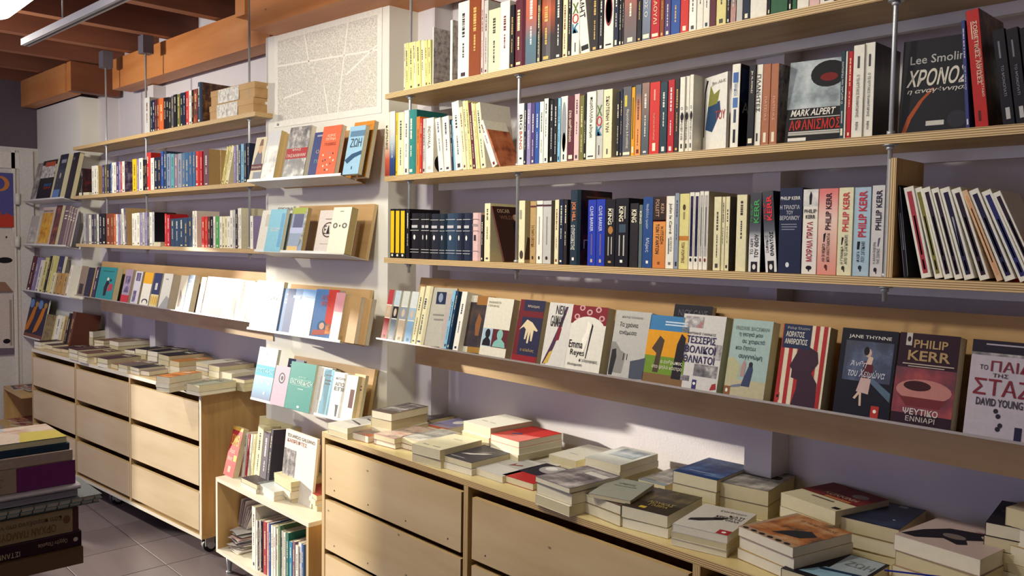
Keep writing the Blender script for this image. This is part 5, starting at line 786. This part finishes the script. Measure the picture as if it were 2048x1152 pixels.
pl(3, 650, 672, 742, '#d8d6cc', .02, 'white cover with heavy black title', [('F', 't', 'ΑΠΟ', .3, .7, .9, .78, K_), ('F', 't', 'ΕΠΙ', .3, .6, .9, .68, K_), ('F', 't', 'ΚΟΙΝ', .3, .84, .9, .89, '#4a4a50'), ('F', 'p', [(.6, .05), (.7, .05), (.72, .3), (.5, .3), (.55, .24)], '#4a4a50')], w=.1)
pl(3, 674, 690, 748, '#e2dcc8', .03, 'blank cream cover at the end', [('F', 'r', .6, .3, .9, .7, '#5a2a2a')], w=.09)
pl(3, 694, 708, 745, '#c9b184', .016, 'narrow tan cover at the far end', (), n=.02, w=.07)

# ================================================================== CORNER LEDGES
GC = 'books displayed on the corner ledges'; CN_ = ('the topmost corner ledge', 'the second corner ledge', 'the third corner ledge', 'the lowest corner ledge')
q5 = lambda v: v / 5.235; r5 = lambda v: 280 + v / 5.235
def cl(k, x0, x1, yt, c, t, lab, items=(), n=0, **kw):
    s, e, nn, z = CLG[k]; n = min(n, .085 - t); return facing(FL, nn + .003 + n, z + .0006, x0, x1, yt, c, t, lab + ' on ' + CN_[k], GC, items or face_auto(c, RND), TI, dn=n, **kw)
cl(0, 60, 73, 327, '#6a6456', .012, 'dark mottled cover', [('F', 'r', 0, 0, 1, 1, 'landsc')], n=.01)
cl(0, 71, 99, 323, '#1e1a20', .018, 'black cover with a white comic panel', [('F', 'r', 0, .55, 1, .88, 'art:#1a1418,#c8c2b8,#e0dcd0,35'), ('F', 'r', .2, .84, .9, .96, '#b04a30'), ('F', 't', 'ΘΑΝΑΤΟΣ', .4, .33, .9, .4, '#3a7ac0'), ('F', 't', 'ΩΡΑ', .4, .26, .9, .32, '#b03028')])
cl(0, 103, 121, 310, 'navyph', .035, 'tall dark magazine cover with a figure', [('F', 'r', 0, 0, .8, .2, '#5a7aa8'), ('F', 'r', .3, .8, .9, .88, '#8a8894'), ('F', 'e', .4, .45, .6, .58, '#b8a888')], name='magazine', w=.16)
cl(0, 128, 150, 305, '#28222e', .03, 'dark purple magazine, outermost', [('F', 'r', .1, .85, .4, .9, '#5a5560')], n=.02, name='magazine', w=.12)
cl(1, 52, 68, 432, '#b9b4a8', .02, 'pale grey cover, half hidden,', [('F', 'r', .1, .1, .9, .6, 'paleph')])
cl(1, 71, 98, 415, '#c9b6a4', .015, 'cover with a yellow cartoon figure', [('F', 'r', .1, .05, .85, .85, 'art:#a8641c,#d8a02c,#e2b848,18'), ('F', 't', 'ΠΑΡΑΞΕΝΟ', .1, .87, .8, .92, '#5a3028')])
cl(1, 97, 115, 411, '#5c2f28', .02, 'brown and red mottled cover', [('F', 'r', 0, 0, 1, .95, 'art:#3a1c1a,#6a3a30,#9a5a44,22')], w=.12)
for k in range(4): cl(1, 115 + k * 5, 122 + k * 5, 412 + k * 2, '#86707a' if k % 2 else '#6f5a60', .01, 'narrow mauve comic, %s' % ('nearest the brown cover', 'second in the row', 'third in the row', 'last of the row')[k], n=.004 * k, w=.09, name='magazine')
row(FL, CLG[2][2] + .004, CLG[2][3] + .0006, '52,60,512,m 61,66,514,P 69,75,520,w 77,83,515,y 85,88.5,512,d 90,95,511,y 98,103,545,c', 'on the third corner ledge', GC, tilt=TI, wdef=.1)
cl(2, 103, 116, 511, '#353458', .02, 'violet-blue cover with pale lettering', [('F', 't', 'ΤΟΠΟΣ', .2, .65, .8, .72, '#a8a8bc'), ('F', 't', 'ΑΛΛΟΣ', .2, .56, .8, .62, '#a8a8bc')], n=.02, w=.11)
row(FL, CLG[2][2] + .004, CLG[2][3] + .0006, '106,110,545,tn 112,119,546,#b88a48 121,128,546,tn 129,133,530,w', 'at the outer end of the third corner ledge', GC, tilt=TI, wdef=.1)
cl(3, 44, 82, 594, '#2e2a44', .012, 'dark calendar cover with two flaming dancers', sum([[('F', 'e', u - .02, .74, u + .2, .97, '#6a8ac0'), ('F', 'p', [(u - .06, .12), (u + .14, .2), (u + .3, .5), (u + .36, .8), (u + .22, .78), (u + .1, .5), (u, .3)], '#d0781e'), ('F', 'e', u + .26, .78, u + .42, .92, '#b0863c')] for u in (.1, .54)], []) + [('F', 'r', 0, 0, 1, .1, '#7c4a3c')])
cl(3, 83, 101, 628, 'landsc', .015, 'brown mottled cover', [('F', 'r', 0, 0, 1, 1, 'art:#5a4628,#86703e,#a08a58,25')], n=-.004)
row(FL, CLG[3][2] + .006, CLG[3][3] + .0006, '104,112,630,w 113,118,632,c 119,124,632,tn 125,129,626,d 131,138,623,br', 'on the lowest corner ledge', GC, tilt=TI, wdef=.1)
box('support_plate', FL.s_at(78, 1.93, CLG[3][3]), FL.s_at(142, 1.93, CLG[3][3]), 1.93, 2.05, CLG[3][3] - .004, CLG[3][3] - .0005, WHITE_STEEL, None, FL.m(0, 0)); o = bpy.context.scene.collection.objects[-1]; tag(o, 'pale metal plate carrying the books of the lowest corner ledge', 'plate')

# ================================================================== PILES ON THE NEAR COUNTER
GR = 'books lying on the near counter'; T0 = ZT + .0002
back_limit = lambda p: p.y < YW - .002
def rs(fl, fr_, ths, tops, lab, items=None, **k): stack(fl, fr_, T0, ths, tops, lab, GR, items=items, **k)
PIC = lambda a, u0=.08, v0=.12, u1=.92, v1=.8: [('F', 'r', u0, v0, u1, v1, a)]
rs((743, 820), (783, 828), [.04, .035, .03], ['w', 'c', '#5a4c46'], 'pile with a dark photo cover against the pillar', PIC('greyph', .05, .2, .95, .95), depth=.2)
rs((655, 846), (695, 857), [.022, .022], ['w', '#cfccc2'], 'white pile at the pillar end of the counter', [('F', 'r', .1, .3, .9, .9, '#b8b6b0'), ('F', 'p', [(.1, .5), (.25, .5), (.8, .4), (.9, .32), (.6, .38)], '#4a4648'), ('F', 'p', [(.3, .8), (.9, .7), (.9, .64), (.4, .74)], '#4a4648')])
rs((697, 862), (736, 873), [.026], ['#c87a5a'], 'orange and grey cover at the front edge', PIC('art:#5a5458,#8a7a74,#c8643a,14', 0, 0, 1, 1))
rs((747, 867), (789, 878), [.02, .02], ['#8a3a3c', '#c09890'], 'pile of pink hardbacks near the front edge', PIC('art:#c88a80,#d8c4b0,#8a7a74,22', .05, .05, .95, .95))
rs((798, 873), (836, 884), [.02, .02], ['#8a3a3c', '#d8cbb4'], 'pile with a pale sketch cover beside the pink hardbacks', PIC('paleph', .05, .05, .95, .95))
rs((791, 836), (829, 846), [.03], ['#4c4146'], 'dark photo cover in the back row', PIC('art:#2a2226,#4a3e40,#a89a90,12', 0, 0, 1, 1), depth=.21)
rs((845, 850), (888, 860), [.028], ['#a89aa8'], 'lilac and white cover in the back row', [('F', 'r', .1, .3, .9, .9, '#8a84a8'), ('F', 'e', .4, .5, .8, .8, '#e6e2da'), ('F', 'r', 0, 0, 1, .12, '#c8603c')])
rs((824, 887), (880, 901), [.03, .033], ['w', '#e0d8b8'], 'tall white pile at the front edge', [('F', 't', 'ζωη', .2, .1, .4, .16, '#6a645c'), ('F', 'r', .55, .12, .8, .15, '#8a847a'), ('F', 'r', .4, .7, .7, .74, '#b8b09a')])
rs((883, 909), (943, 926), [.02, .022], ['w', '#4a474c'], 'dark grey cover with white script near the front', [('F', 'p', [(.2, .3), (.45, .34), (.7, .5), (.8, .62), (.6, .56), (.45, .44), (.3, .38)], '#d8d4cc'), ('F', 'p', [(.35, .5), (.6, .62), (.75, .74), (.55, .62)], '#c8c4bc'), ('F', 'r', .15, .1, .6, .13, '#a8a4a0')])
rs((927, 842), (981, 857), [.035, .035, .035], ['w', 'w', '#dedacc'], 'tall white pile against the wall', [('F', 'r', .2, .3, .4, .34, '#a8a498'), ('F', 'r', .5, .3, .7, .33, '#a8a498')], depth=.2)
rs((981, 868), (1038, 884), [.022, .022, .022, .022], ['w', 'w', 'w', '#cc5248'], 'pile of four red and pink covers', [('F', 'r', 0, .45, 1, 1, '#b8302a'), ('F', 'p', [(.1, .0), (1, .0), (1, .5), (.4, .3)], '#d87a70'), ('F', 'p', [(.3, .3), (.5, .42), (.4, .46), (.25, .36)], '#3a5a90')])
rs((946, 934), (1005, 953), [.022], ['#cfccc6'], 'white cover with a red scrawl', [('F', 'r', .1, .45, .9, .9, '#b6b4ae'), ('F', 'p', [(.4, .5), (.7, .62), (.66, .68), (.5, .6), (.42, .7)], '#7a2a34')])
rs((1004, 949), (1066, 968), [.022], ['#b82a2c'], 'red and black cover with a white cloud', [('F', 'r', 0, .35, 1, 1, '#2a2634'), ('F', 'e', .2, .55, .9, .98, '#a8a4a4'), ('F', 'e', .3, .7, .6, .9, '#d8d6d2')])
rs((1067, 922), (1108, 934), [.02], ['paleph'], 'grey photo cover half under other books', PIC('paleph', 0, 0, 1, 1), depth=.17)
rs((1098, 908), (1152, 922), [.028], ['w'], 'blank white paperback in the back row', [('F', 'r', .3, .3, .6, .33, '#b0aca0')])
rs((1071, 953), (1139, 977), [.03, .034, .016], ['w', 'tn', '#7a7276'], 'pile topped by a thin grey photo book', PIC('art:#4a4448,#8a8284,#c8c0bc,14', .0, .0, 1, .95) + [('F', 'r', .4, .68, .95, .82, '#d8d4cc')])
rs((1170, 914), (1241, 931), [.02, .02, .022], ['w', 'w', '#ccccc4'], 'pile of three white books with a landscape picture', PIC('art:#5a626a,#9aa4aa,#d0d2d0,10', .2, .4, .9, .9))
rs((1276, 958), (1330, 972), [.02], ['#8f97a0'], 'blue-grey paperback low in the back row', PIC('landsc', .0, .1, 1, 1))
rs((1156, 981), (1241, 1012), [.03, .026], ['tn', '#5c4a42'], 'brown pile under the grey-green book', PIC('brownph', 0, 0, 1, 1))
A_ = G(1177, 984, ZT + .072); B_ = G(1267, 1001, ZT + .072)
book(Matrix.Translation((A_.x, A_.y, ZT + .0585)) @ Matrix.Rotation(math.atan2(B_.y - A_.y, B_.x - A_.x) - .0, 4, 'Z') @ Matrix.Rotation(R(1.5), 4, 'X') @ Matrix.Translation((0, 0, .011)) @ Matrix.Rotation(R(-90), 4, 'X'), .125, .17, .011, '#9a9b8e', 'thin grey-green book lying askew on the brown pile', GR, [('F', 't', 'ΜΙΚΡΟΣ', .3, .7, .7, .77, '#6a6c62'), ('F', 't', 'Εσωτερικός', .25, .58, .78, .65, '#6a6c62')])
rs((1243, 1010), (1335, 1032), [.026, .034], ['c', '#33291f'], 'dark olive cover with gold lettering', PIC('olive', 0, .35, 1, 1) + [('F', 't', 'ΛΟΥΚΑΣ', .3, .32, .85, .42, '#b09a50'), ('F', 't', 'ΓΑΒΡΑ', .4, .22, .8, .3, '#b09a50'), ('F', 'r', .3, .08, .44, .16, '#c8a83c')])
rs((1346, 941), (1434, 961), [.034, .036], ['tn', '#1f3a6c'], 'blue cover pile in the back row', PIC('blueph', 0, .1, 1, 1) + [('F', 'r', .2, .2, .8, .23, '#8aa0c0')])
rs((1437, 963), (1537, 983), [.04, .042], ['tn', '#6a645e'], 'pile with a stormy landscape cover', PIC('landsc', 0, 0, 1, 1) + [('F', 'p', [(.1, .6), (.5, .8), (.9, .75), (.9, .6), (.5, .55)], '#3a3634')])
rs((1345, 1047), (1455, 1072), [.018, .018, .02], ['w', 'w', '#c9c3ba'], 'white cover with a falling dark figure', [('F', 'p', [(.12, .25), (.3, .3), (.62, .5), (.7, .62), (.5, .56), (.25, .42), (.12, .34)], '#2c262c'), ('F', 't', 'ΕΥΗ ΡΙΤΣΟΥ', .42, .8, .9, .86, '#4a464a'), ('F', 't', 'ΚΑΤΙ', .66, .66, .92, .73, K_), ('F', 't', 'ΚΡΕΜΕΤΑΙ', .46, .57, .92, .64, K_), ('F', 't', 'ΕΚΕΙ ΨΗΛΑ', .46, .48, .92, .55, K_), ('F', 'r', .78, 0, 1, .16, '#9c2a30'), ('F', 'e', .85, .05, .93, .11, W_)])
rs((1562, 985), (1671, 1023), [.03, .036], ['tn', '#d2c6a4'], 'cream book with a dark red upper half', [('F', 'r', 0, .38, 1, 1, '#6e2420'), ('F', 't', 'ΚΟΚΚΙΝΗ', .3, .5, .86, .6, '#b89a84'), ('F', 'r', .4, .4, .84, .46, '#b06a3c'), ('F', 'e', .6, .66, .86, .84, '#8a8078'), ('F', 'r', .86, .06, .97, .14, K_), ('F', 'r', .3, .26, .7, .3, '#5a4a40')])
rs((1477, 1052), (1586, 1096), [.026, .03, .024], ['tn', 'c', '#a88a70'], 'pile with an orange city picture and chain border', PIC('art:#3a3430,#b06a34,#c8a078,16', .08, .1, 1, 1) + [('F', 'p', [(.4, .2), (.8, .3), (.9, .5), (.7, .6), (.5, .42)], '#2a2a30'), ('F', 't', 'Ο ΤΕΛΕΥΤΑΙΟΣ', .3, .78, .92, .84, '#8a4a2c')] + [('F', 'e', u, .01, u + .1, .07, '#2a2428') for u in (.05, .2, .35, .5, .65, .8)])
rs((1674, 1031), (1798, 1060), [.034, .036], ['tn', '#1c2438'], 'navy cover pile by the wall', PIC('navyph', 0, 0, 1, 1) + [('F', 'r', .6, .88, .74, .96, '#a8a4a8'), ('F', 'e', .76, .3, .8, .33, '#c8c8cc')])
rs((1788, 1068), (1961, 1120), [.036, .036, .036], ['tn', '#b49a94', '#c2aaa4'], 'large pinkish pile with a black dog shape', [('F', 'p', [(.02, .1), (.2, .1), (.42, .3), (.62, .22), (.7, .3), (.62, .42), (.76, .56), (.66, .66), (.7, .8), (.55, .74), (.3, .66), (.12, .4)], '#221c22'), ('F', 'e', .34, .36, .6, .52, '#7a6a66'), ('F', 't', 'Ο ΣΤΑΛΙΝ', .62, .82, .92, .88, '#8a2a30'), ('F', 't', 'στην Κολόμβια', .55, .74, .92, .8, '#8a2a30')], depth=.22)
rs((1646, 1067), (1786, 1110), [.022], ['brownph'], 'brown cover partly under the navy pile', PIC('brownph', 0, 0, 1, 1), depth=.1)
rs((1562, 1136), (1700, 1180), [.03], ['#1c1820'], 'dark cover with a light blue picture at the front edge', [('F', 'r', .45, .4, .95, .98, '#a8b4bc'), ('F', 't', 'ΖΩΗ', .55, .62, .92, .78, '#8a8c90'), ('F', 'p', [(.2, .1), (.9, .1), (.8, .4), (.4, .42)], '#8fb4c8'), ('F', 'r', .1, .5, .2, .95, '#b8aac8'), ('F', 'p', [(.3, .36), (.9, .46), (.9, .4), (.4, .3)], '#1f3450')])
rs((1971, 1044), (2052, 1060), [.03, .03], ['k', '#1d1a1e'], 'dark cover behind the pinkish pile', [('F', 'r', .2, .5, .8, .6, '#4a464a')])
rs((2012, 1014), (2080, 1032), [.04, .04, .04], ['tn', 'c', '#b8a890'], 'tall cream pile at the picture edge of the counter')
o = tag(MB().box(0, .006, 0, .16, 0, .0015, '#1a2aa0').build('ribbon', None, Matrix.Translation(G(1768, 1140, ZT + .09) + Vector((0, 0, 0))) @ Matrix.Rotation(R(-60), 4, 'Z')), 'bright blue ribbon bookmark by the pinkish pile', 'ribbon')

# ================================================================== PILES ON THE WHEELED CABINET
GL = 'books lying on the wheeled cabinet'; T1 = cz + .0002
back_limit = lambda p: FL.en.dot(p) < NW - .004
def ls(fl, fr_, ths, tops, lab, **k): stack(fl, fr_, T1, ths, tops, lab + ' on the cabinet', GL, jit=.002, **k)
za = lambda x, y: (50 + x / 8.86, 640 + y / 8.86); zb_ = lambda x, y: (260 + x / 7.877, 680 + y / 7.877)
for f_, g_, th, tp, lab in (
    (za(1047, 197), za(1203, 205), [.05, .045], ['tn', '#3a2c2c'], 'tallest tan pile at the back'), (za(815, 285), za(960, 300), [.03, .025], ['tn', 'br'], 'small brown pile beside the tallest'), (za(1225, 352), za(1392, 372), [.022, .02], ['tn', '#7a5a4c'], 'low brown pile in the back row'), (za(1495, 362), za(1652, 395), [.025, .03], ['tn', '#8a705c'], 'tan pile before the wall'),
    (za(160, 374), za(280, 398), [.02, .025], ['w', '#3a2a2c'], 'dark pile at the far front corner'), (za(338, 430), za(478, 456), [.03], ['#4a3236'], 'dark brown cover second from the far corner'), (za(480, 486), za(620, 512), [.024], ['#5a444a'], 'mauve-brown cover third from the far corner'), (za(625, 506), za(758, 530), [.024], ['#4e3a40'], 'dark cover fourth from the far corner'),
    (za(772, 502), za(922, 540), [.02, .02, .025], ['w', 'c', '#54383c'], 'pile of three at the front'), (za(942, 562), za(1098, 600), [.02, .02, .02], ['w', 'w', '#6a4c48'], 'pale pile with reddish cover at the front'), (za(1098, 640), za(1268, 668), [.035], ['#7a5c54'], 'single thick brown cover at the front'), (za(1282, 665), za(1458, 700), [.022, .03], ['w', '#4a343c'], 'pile with a plum cover at the front'),
    (za(1482, 762), za(1640, 800), [.026], ['#8a6a5c'], 'pinkish brown cover at the front'), (za(1655, 780), za(1812, 815), [.02, .022], ['w', '#6e6064'], 'grey-mauve pile at the front'), (za(1822, 812), za(2012, 860), [.018, .02], ['w', '#37323c'], 'pile with a charcoal cover at the front'), (za(1760, 522), za(1942, 545), [.02], ['#4a3038'], 'dark pile in the middle row'),
    (zb_(80, 136), zb_(260, 158), [.03, .03], ['c', '#1f1a20'], 'first black pile at the back'), (zb_(275, 168), zb_(432, 190), [.03, .03], ['c', '#241f26'], 'second black pile at the back'), (zb_(446, 216), zb_(612, 258), [.028, .03], ['c', '#2e2a30'], 'charcoal pile in the back row'), (zb_(600, 312), zb_(772, 348), [.026, .03], ['c', '#b87a44'], 'orange-tan pile in the back row'),
    (zb_(148, 480), zb_(300, 500), [.025], ['#8a7a74'], 'grey-brown cover at the front'), (zb_(412, 562), zb_(622, 588), [.022, .022, .034], ['w', 'w', 'orangeph'], 'pile with a bright orange picture cover'), (zb_(664, 668), zb_(868, 715), [.026], ['#a89c90'], 'pale cover near the sunlit corner'), (zb_(892, 680), zb_(1088, 722), [.018, .034], ['w', '#8f9080'], 'grey-green thick pile at the sunlit corner'),
    (zb_(1042, 346), zb_(1232, 385), [.018, .022], ['#4a4a8c', '#d8d2c4'], 'white and blue pile at the back'), (zb_(1238, 390), zb_(1405, 425), [.03, .03], ['w', '#8a7a78'], 'striped cover pile at the back'), (zb_(1402, 492), zb_(1602, 535), [.036], ['#cfc6b0'], 'thick cream pile at the back'), (zb_(1606, 592), zb_(1800, 632), [.02], ['#6a5c62'], 'grey photo pile nearest the pillar')):
    ls(f_, g_, th, tp, lab)
# magazines and small things in the corner: low wooden box behind the cabinet
_d = ray(7, 772); bp_ = CAM + _d * (-6.9 / _d.x); CZ = bp_.z
wb = empty('wooden_crate', Matrix.Translation((bp_.x, bp_.y, 0)) @ Matrix.Rotation(0, 4, 'Z'), 'small open wooden crate standing in the corner by the door', 'crate')
box('crate_top', 0, .5, 0, .3, CZ - .02, CZ, PLY, wb, None, {2: EDGE}); box('crate_side', 0, .018, 0, .3, .26, CZ - .0205, PLYZ, wb); box('crate_back', .018, .5, .28, .298, .26, CZ - .0205, PLYZ, wb); box('crate_shelf', 0, .5, -.05, .3, .24, .2595, PLY, wb); box('crate_leg', .05, .08, .02, .05, 0, .2395, DSTEEL, wb); box('crate_leg', .44, .47, .02, .05, 0, .2395, DSTEEL, wb)
FX = Frame(0, (bp_.x, bp_.y))
for i, (x, y, z, c, lab) in enumerate(((.06, .03, CZ + .0005, '#4a4a52', 'grey magazine lying on the corner crate'), (.2, .06, CZ + .0065, '#8a8a86', 'pale brochure on the grey magazine'), (.05, .0, .2605, 'mixed', 'colourful magazine on the crate shelf'), (.26, -.02, .2605, '#b09a86', 'beige magazine on the crate shelf'))):
    book(FX.m(x, y, z, R(-5 + 9 * i)) @ Matrix.Translation((0, 0, .006)) @ Matrix.Rotation(R(-90), 4, 'X'), .19, .2, .006, c, lab, 'magazines in the corner', [('F', 'r', .1, .1, .9, .5, 'mixed')], name='magazine')

# ================================================================== LOW SHELF
back_limit = lambda p: True
GS = 'books in and on the low shelf'; bi = bz0 + PT
row(FR, BY + .02, bi + .0003, '''504,511,1012,w;d=.2 512,515,1040,#e0dccf 516,518.5,1042,n 519,521,1040,w 522,525,1042,#1f2a3a 526.5,533,1042,#9c2f36 534,537.5,1046,#d8b0a8 538,541,1046,b 542,546,1050,w 546.5,551,1052,w 551.5,556,1056,w 557,560.5,1050,#5a7a5a 561,566,1060,w 567,571,1064,#d8d6c8 572,577,1064,#2f6a5a 578,584,1082,#2f7fa0 585,590,1082,#7a5a6a 591,596,1090,w 597,603,1084,#d0d0d0 603.5,607,1088,#3a5a90''', 'inside the low shelf', GS, wdef=.2, wmax=.24, hdef=(.24, .27))
pp = random.Random(5)
for i in range(16):
    x = bx0 + PT + .05 + pp.uniform(0, .06); z = bi + .001 + i * .006
    o = tag(box('leaflet', -.03, .06, 0, .14, 0, .0018, pp.choice(['#e4dfd0', '#d8cdc4', '#c8a8a0', '#b8b4b0', '#e0d8c8', '#9a8e90']), None, Matrix.Translation((x, BY + .03 + pp.uniform(0, .05), z)) @ Matrix.Rotation(pp.uniform(-.5, .5), 4, 'Z') @ Matrix.Rotation(pp.uniform(-.04, .04), 4, 'X')), 'paper leaflet in the loose heap inside the low shelf', 'leaflet', 'loose leaflets in the low shelf')
for i in range(7):
    o = tag(box('leaflet', -.002, .002, 0, .13, 0, pp.uniform(.1, .15), pp.choice(['#c8b8b4', '#a89494', '#d8cfc4']), None, Matrix.Translation((bx0 + PT + .012 + i * .014, BY + .10, bi + .1)) @ Matrix.Rotation(.25 + .06 * i, 4, 'Y')), 'paper leaflet standing askew behind the heap in the low shelf', 'leaflet', 'upright leaflets in the low shelf')
tz = bz1
row(FR, BY + .045, tz, '455,463,853,#b8302c;k=summ;f=#c03a30;l=490 478,482,862,w;l=502 484,487,866,#a8303a;l=505 489,493,866,w;l=508 496,500,866,w;l=512'.replace('k=summ', 'k=none'), 'on top of the low shelf', GS, hdef=(.2, .21)) if 0 else None
facing(FR, BY + .05, tz, 446, 471, 851, '#b32f2c', .03, 'red and yellow bestseller cover standing on the low shelf', GS, [('F', 't', 'SUMMER', .12, .62, .92, .84, '#e0b040'), ('F', 'r', 0, .93, 1, 1, '#d8a840'), ('F', 't', 'Χαρά', .2, .45, .7, .55, '#e0c0a8'), ('F', 't', 'Νόσος', .15, .3, .6, .4, '#e0c0a8'), ('F', 'r', .66, .32, .95, .44, '#e0b040'), ('F', 'r', .35, .08, .6, .2, '#d89a80')], tilt=R(14), w=.105)
row(FR, BY + .09, tz, '482,487,864,w 489,492,868,#a8303a 493.5,497,868,w 499,503,868,c 506,517,850,c 518,530,862,#6a6068 531,536,858,D', 'behind the red cover on the low shelf', GS, tilt=R(6))
facing(FR, BY + .19, tz, 512, 582, 832, '#d4c898', .05, 'thick cream volumes with back to the room on the low shelf', GS, [('F', 'r', .4, .3, .8, .33, '#a89a68')], tilt=R(4), h=None)
facing(FR, BY + .10, tz, 560, 622, 857, '#dcd6c6', .012, 'white cover with a title in capitals and a photo strip on the low shelf', GS, [('F', 't', 'EDUARDO GALEANO', .08, .9, .94, .95, '#4a3230'), ('F', 't', 'ΚΑΘΡΕΦΤΕΣ', .08, .82, .7, .88, '#8a3a30'), ('F', 'r', 0, 0, .4, .72, 'greyph')], tilt=R(6))
facing(FR, BY + .17, tz, 592, 625, 880, '#a85c44', .03, 'rust red cover on the low shelf', GS, [('F', 'r', .3, .5, 1, .75, '#c88a70'), ('F', 'r', .5, .1, 1, .45, 'greyph')], tilt=R(5), w=.13)
ss = lambda fl_, fr_, ths, tp, lab, **k: stack(fl_, fr_, tz + .0002, ths, tp, lab + ' on the low shelf', GS, **k)
ss((482, 955), (514, 970), [.018, .022], ['w', '#4a4042'], 'small pile with a dark photo cover', depth=.13); ss((513, 965), (548, 985), [.02, .02], ['w', '#c8cccc'], 'pale pile with a small emblem', depth=.14)
ss((548, 945), (590, 970), [.02, .03, .02, .024], ['w', 'w', '#5a4c44', '#d8d0ac'], 'tall cream pile with a patterned rim', depth=.17); ss((598, 970), (640, 996), [.022, .022, .022], ['#c8d0d4', '#c8d0d4', '#a84a40'], 'pale blue pile with a red cover', depth=.15)

# ================================================================== FRONT CORNER: pile on a small stand
FS = Frame(R(0)); D0 = 1.6
P_ = CAM + ray(163, 1078) * D0                                     # far lower corner of the pile
st = empty('book_stand', Matrix.Translation((P_.x, P_.y, 0)), 'small wooden stand with a steel pole carrying a pile of books', 'stand')
zst = P_.z - .012
box('plank', -.26, .01, -.42, .0, zst - .032, zst, wood('dark_plank', '#4a3320', '#5c4028', '#6c4d32', 10, 'Y'), st); MB().cyl((-.012, -.10, 0), (-.012, -.10, zst - .0325), .012, STEEL, 12).build('pole', st); box('foot', -.16, .1, -.2, .0, 0, .02, DSTEEL, st); box('lower_plank', -.26, -.03, -.4, -.09, zst - .16, zst - .13, wood('dark_plank', '#4a3320', '#5c4028', '#6c4d32', 10, 'Y'), st)
GST = 'books piled on the stand'; zz_ = zst + .0004
DECO['pam'] = [('S', 't', 'ΟΡΧΑΝ ΠΑΜΟΥΚ', .52, .34, .84, .81, '#6e5226', 'd'), ('S', 't', 'Κάτι παράξενο στο νου μου', .16, .22, .42, .86, '#5a4836', 'd'), ('S', 'r', .0, .95, 1, 1, '#4a2c2c'), ('S', 'e', .25, .87, .6, .93, '#6a4a34')]
DECO['ist'] = [('S', 't', 'ΙΣΤΑΝΜΠΟΥΛ', .5, .18, .85, .5, '#b8a890', 'd'), ('S', 't', 'Ορχάν Παμούκ', .25, .64, .6, .88, '#b09a80', 'd'), ('S', 'e', .35, .93, .65, .97, '#b8a8a0')]
DECO['pur'] = [('S', 'r', 0, .5, 1, 1, '#6a2a62'), ('S', 't', 'Νύχτα &', .35, .26, .7, .4, '#5a4438', 'h'), ('S', 'e', .25, .02, .85, .2, '#c8b8a0'), ('S', 'e', .35, .05, .75, .17, '#5a5040')]
DECO['pal'] = [('S', 'r', .3, .3, .5, .5, '#a89a94'), ('S', 'r', .3, .6, .6, .9, '#a08e8c')]
def flat_spine(t, c, L, ov, lab, k=None, w=.14, hard=False, pg=None, f=None, name=None):
    """lies flat with its spine towards the camera side; upside down, head towards the wall"""
    global zz_
    m = Matrix.Translation((P_.x + ov[0], P_.y + ov[1] - L, zz_)) @ Matrix(((-1, 0, 0, 0), (0, 0, 1, 0), (0, 1, 0, 0), (0, 0, 0, 1)))
    book(m, w, L, t, c, lab, GST, DECO.get(k, []) if k else [], f, hard=hard, pg=pg, name=name); zz_ += t + .0006
flat_spine(.028, '#2c1622', .21, (0, 0), 'dark maroon book at the foot of the pile on the stand', 'ist')
flat_spine(.046, '#8f7a5e', .21, (-.003, -.004), 'thick tan book with upside-down title on the stand', 'pam')
for i in range(2):
    b = empty('notebook', Matrix.Translation((P_.x - .16 + .012 * i, P_.y - .2, zz_)), '%s spiral notebook jutting out of the pile on the stand' % ('lower' if i == 0 else 'upper'), 'notebook', 'spiral notebooks on the stand')
    box('pages', 0, .15, 0, .235, .001, .0075, pages_mat('#b8b0a4'), b); box('front_cover', 0, .152, -.001, .237, .0076, .0088, '#6a6e70', b); box('back_cover', 0, .152, -.001, .237, 0, .0009, '#5a7a84', b)
    sp = MB()
    for k in range(11):
        y = .012 + k * .021; sp.cyl((.148, y, -.0005), (.156, y + .001, .0045), .0009, DSTEEL, 5).cyl((.156, y + .001, .0045), (.148, y + .002, .0095), .0009, DSTEEL, 5)
    sp.build('spiral_binding', b); zz_ += .0105
flat_spine(.012, '#8a8694', .2, (-.006, -.004), 'thin grey-violet book above the notebooks on the stand'); flat_spine(.011, '#a49ca4', .21, (-.004, .0), 'thin mauve hardback above the notebooks on the stand', None, hard=True)
flat_spine(.045, '#9c8878', .2, (-.012, -.006), 'thick beige and purple spine in the pile on the stand', 'pur'); flat_spine(.02, '#a49086', .205, (-.013, -.01), 'pale pinkish spine near the top of the pile on the stand', 'pal')
flat_spine(.012, '#1f3448', .2, (-.018, -.014), 'dark blue book second from the top on the stand')
book(Matrix.Translation((P_.x - .165, P_.y - .218, zz_)) @ Matrix.Translation((0, 0, .012)) @ Matrix.Rotation(R(-90), 4, 'X'), .145, .2, .012, '#27486a', 'blue book with a pink and yellow picture, topmost on the stand', GST, [('F', 'r', 0, 0, 1, 1, 'art:#b8a8a0,#c8b4a4,#a87868,18'), ('F', 'p', [(.4, .7), (1, .6), (1, 1), (.5, 1)], '#b8a648'), ('F', 'r', 0, 0, .2, .6, '#9aa4b0')])
sd = tag(box('book_support', -.0, .012, -.5, -.23, 0, .16, paint('#17131a', .6), None, Matrix.Translation((P_.x + .012, P_.y, zst - .02))), 'black upright support in front of the pile on the stand', 'support')
box('support_lug', .0, .012, -.5, -.252, .1605, .3, paint('#17131a', .6), sd)
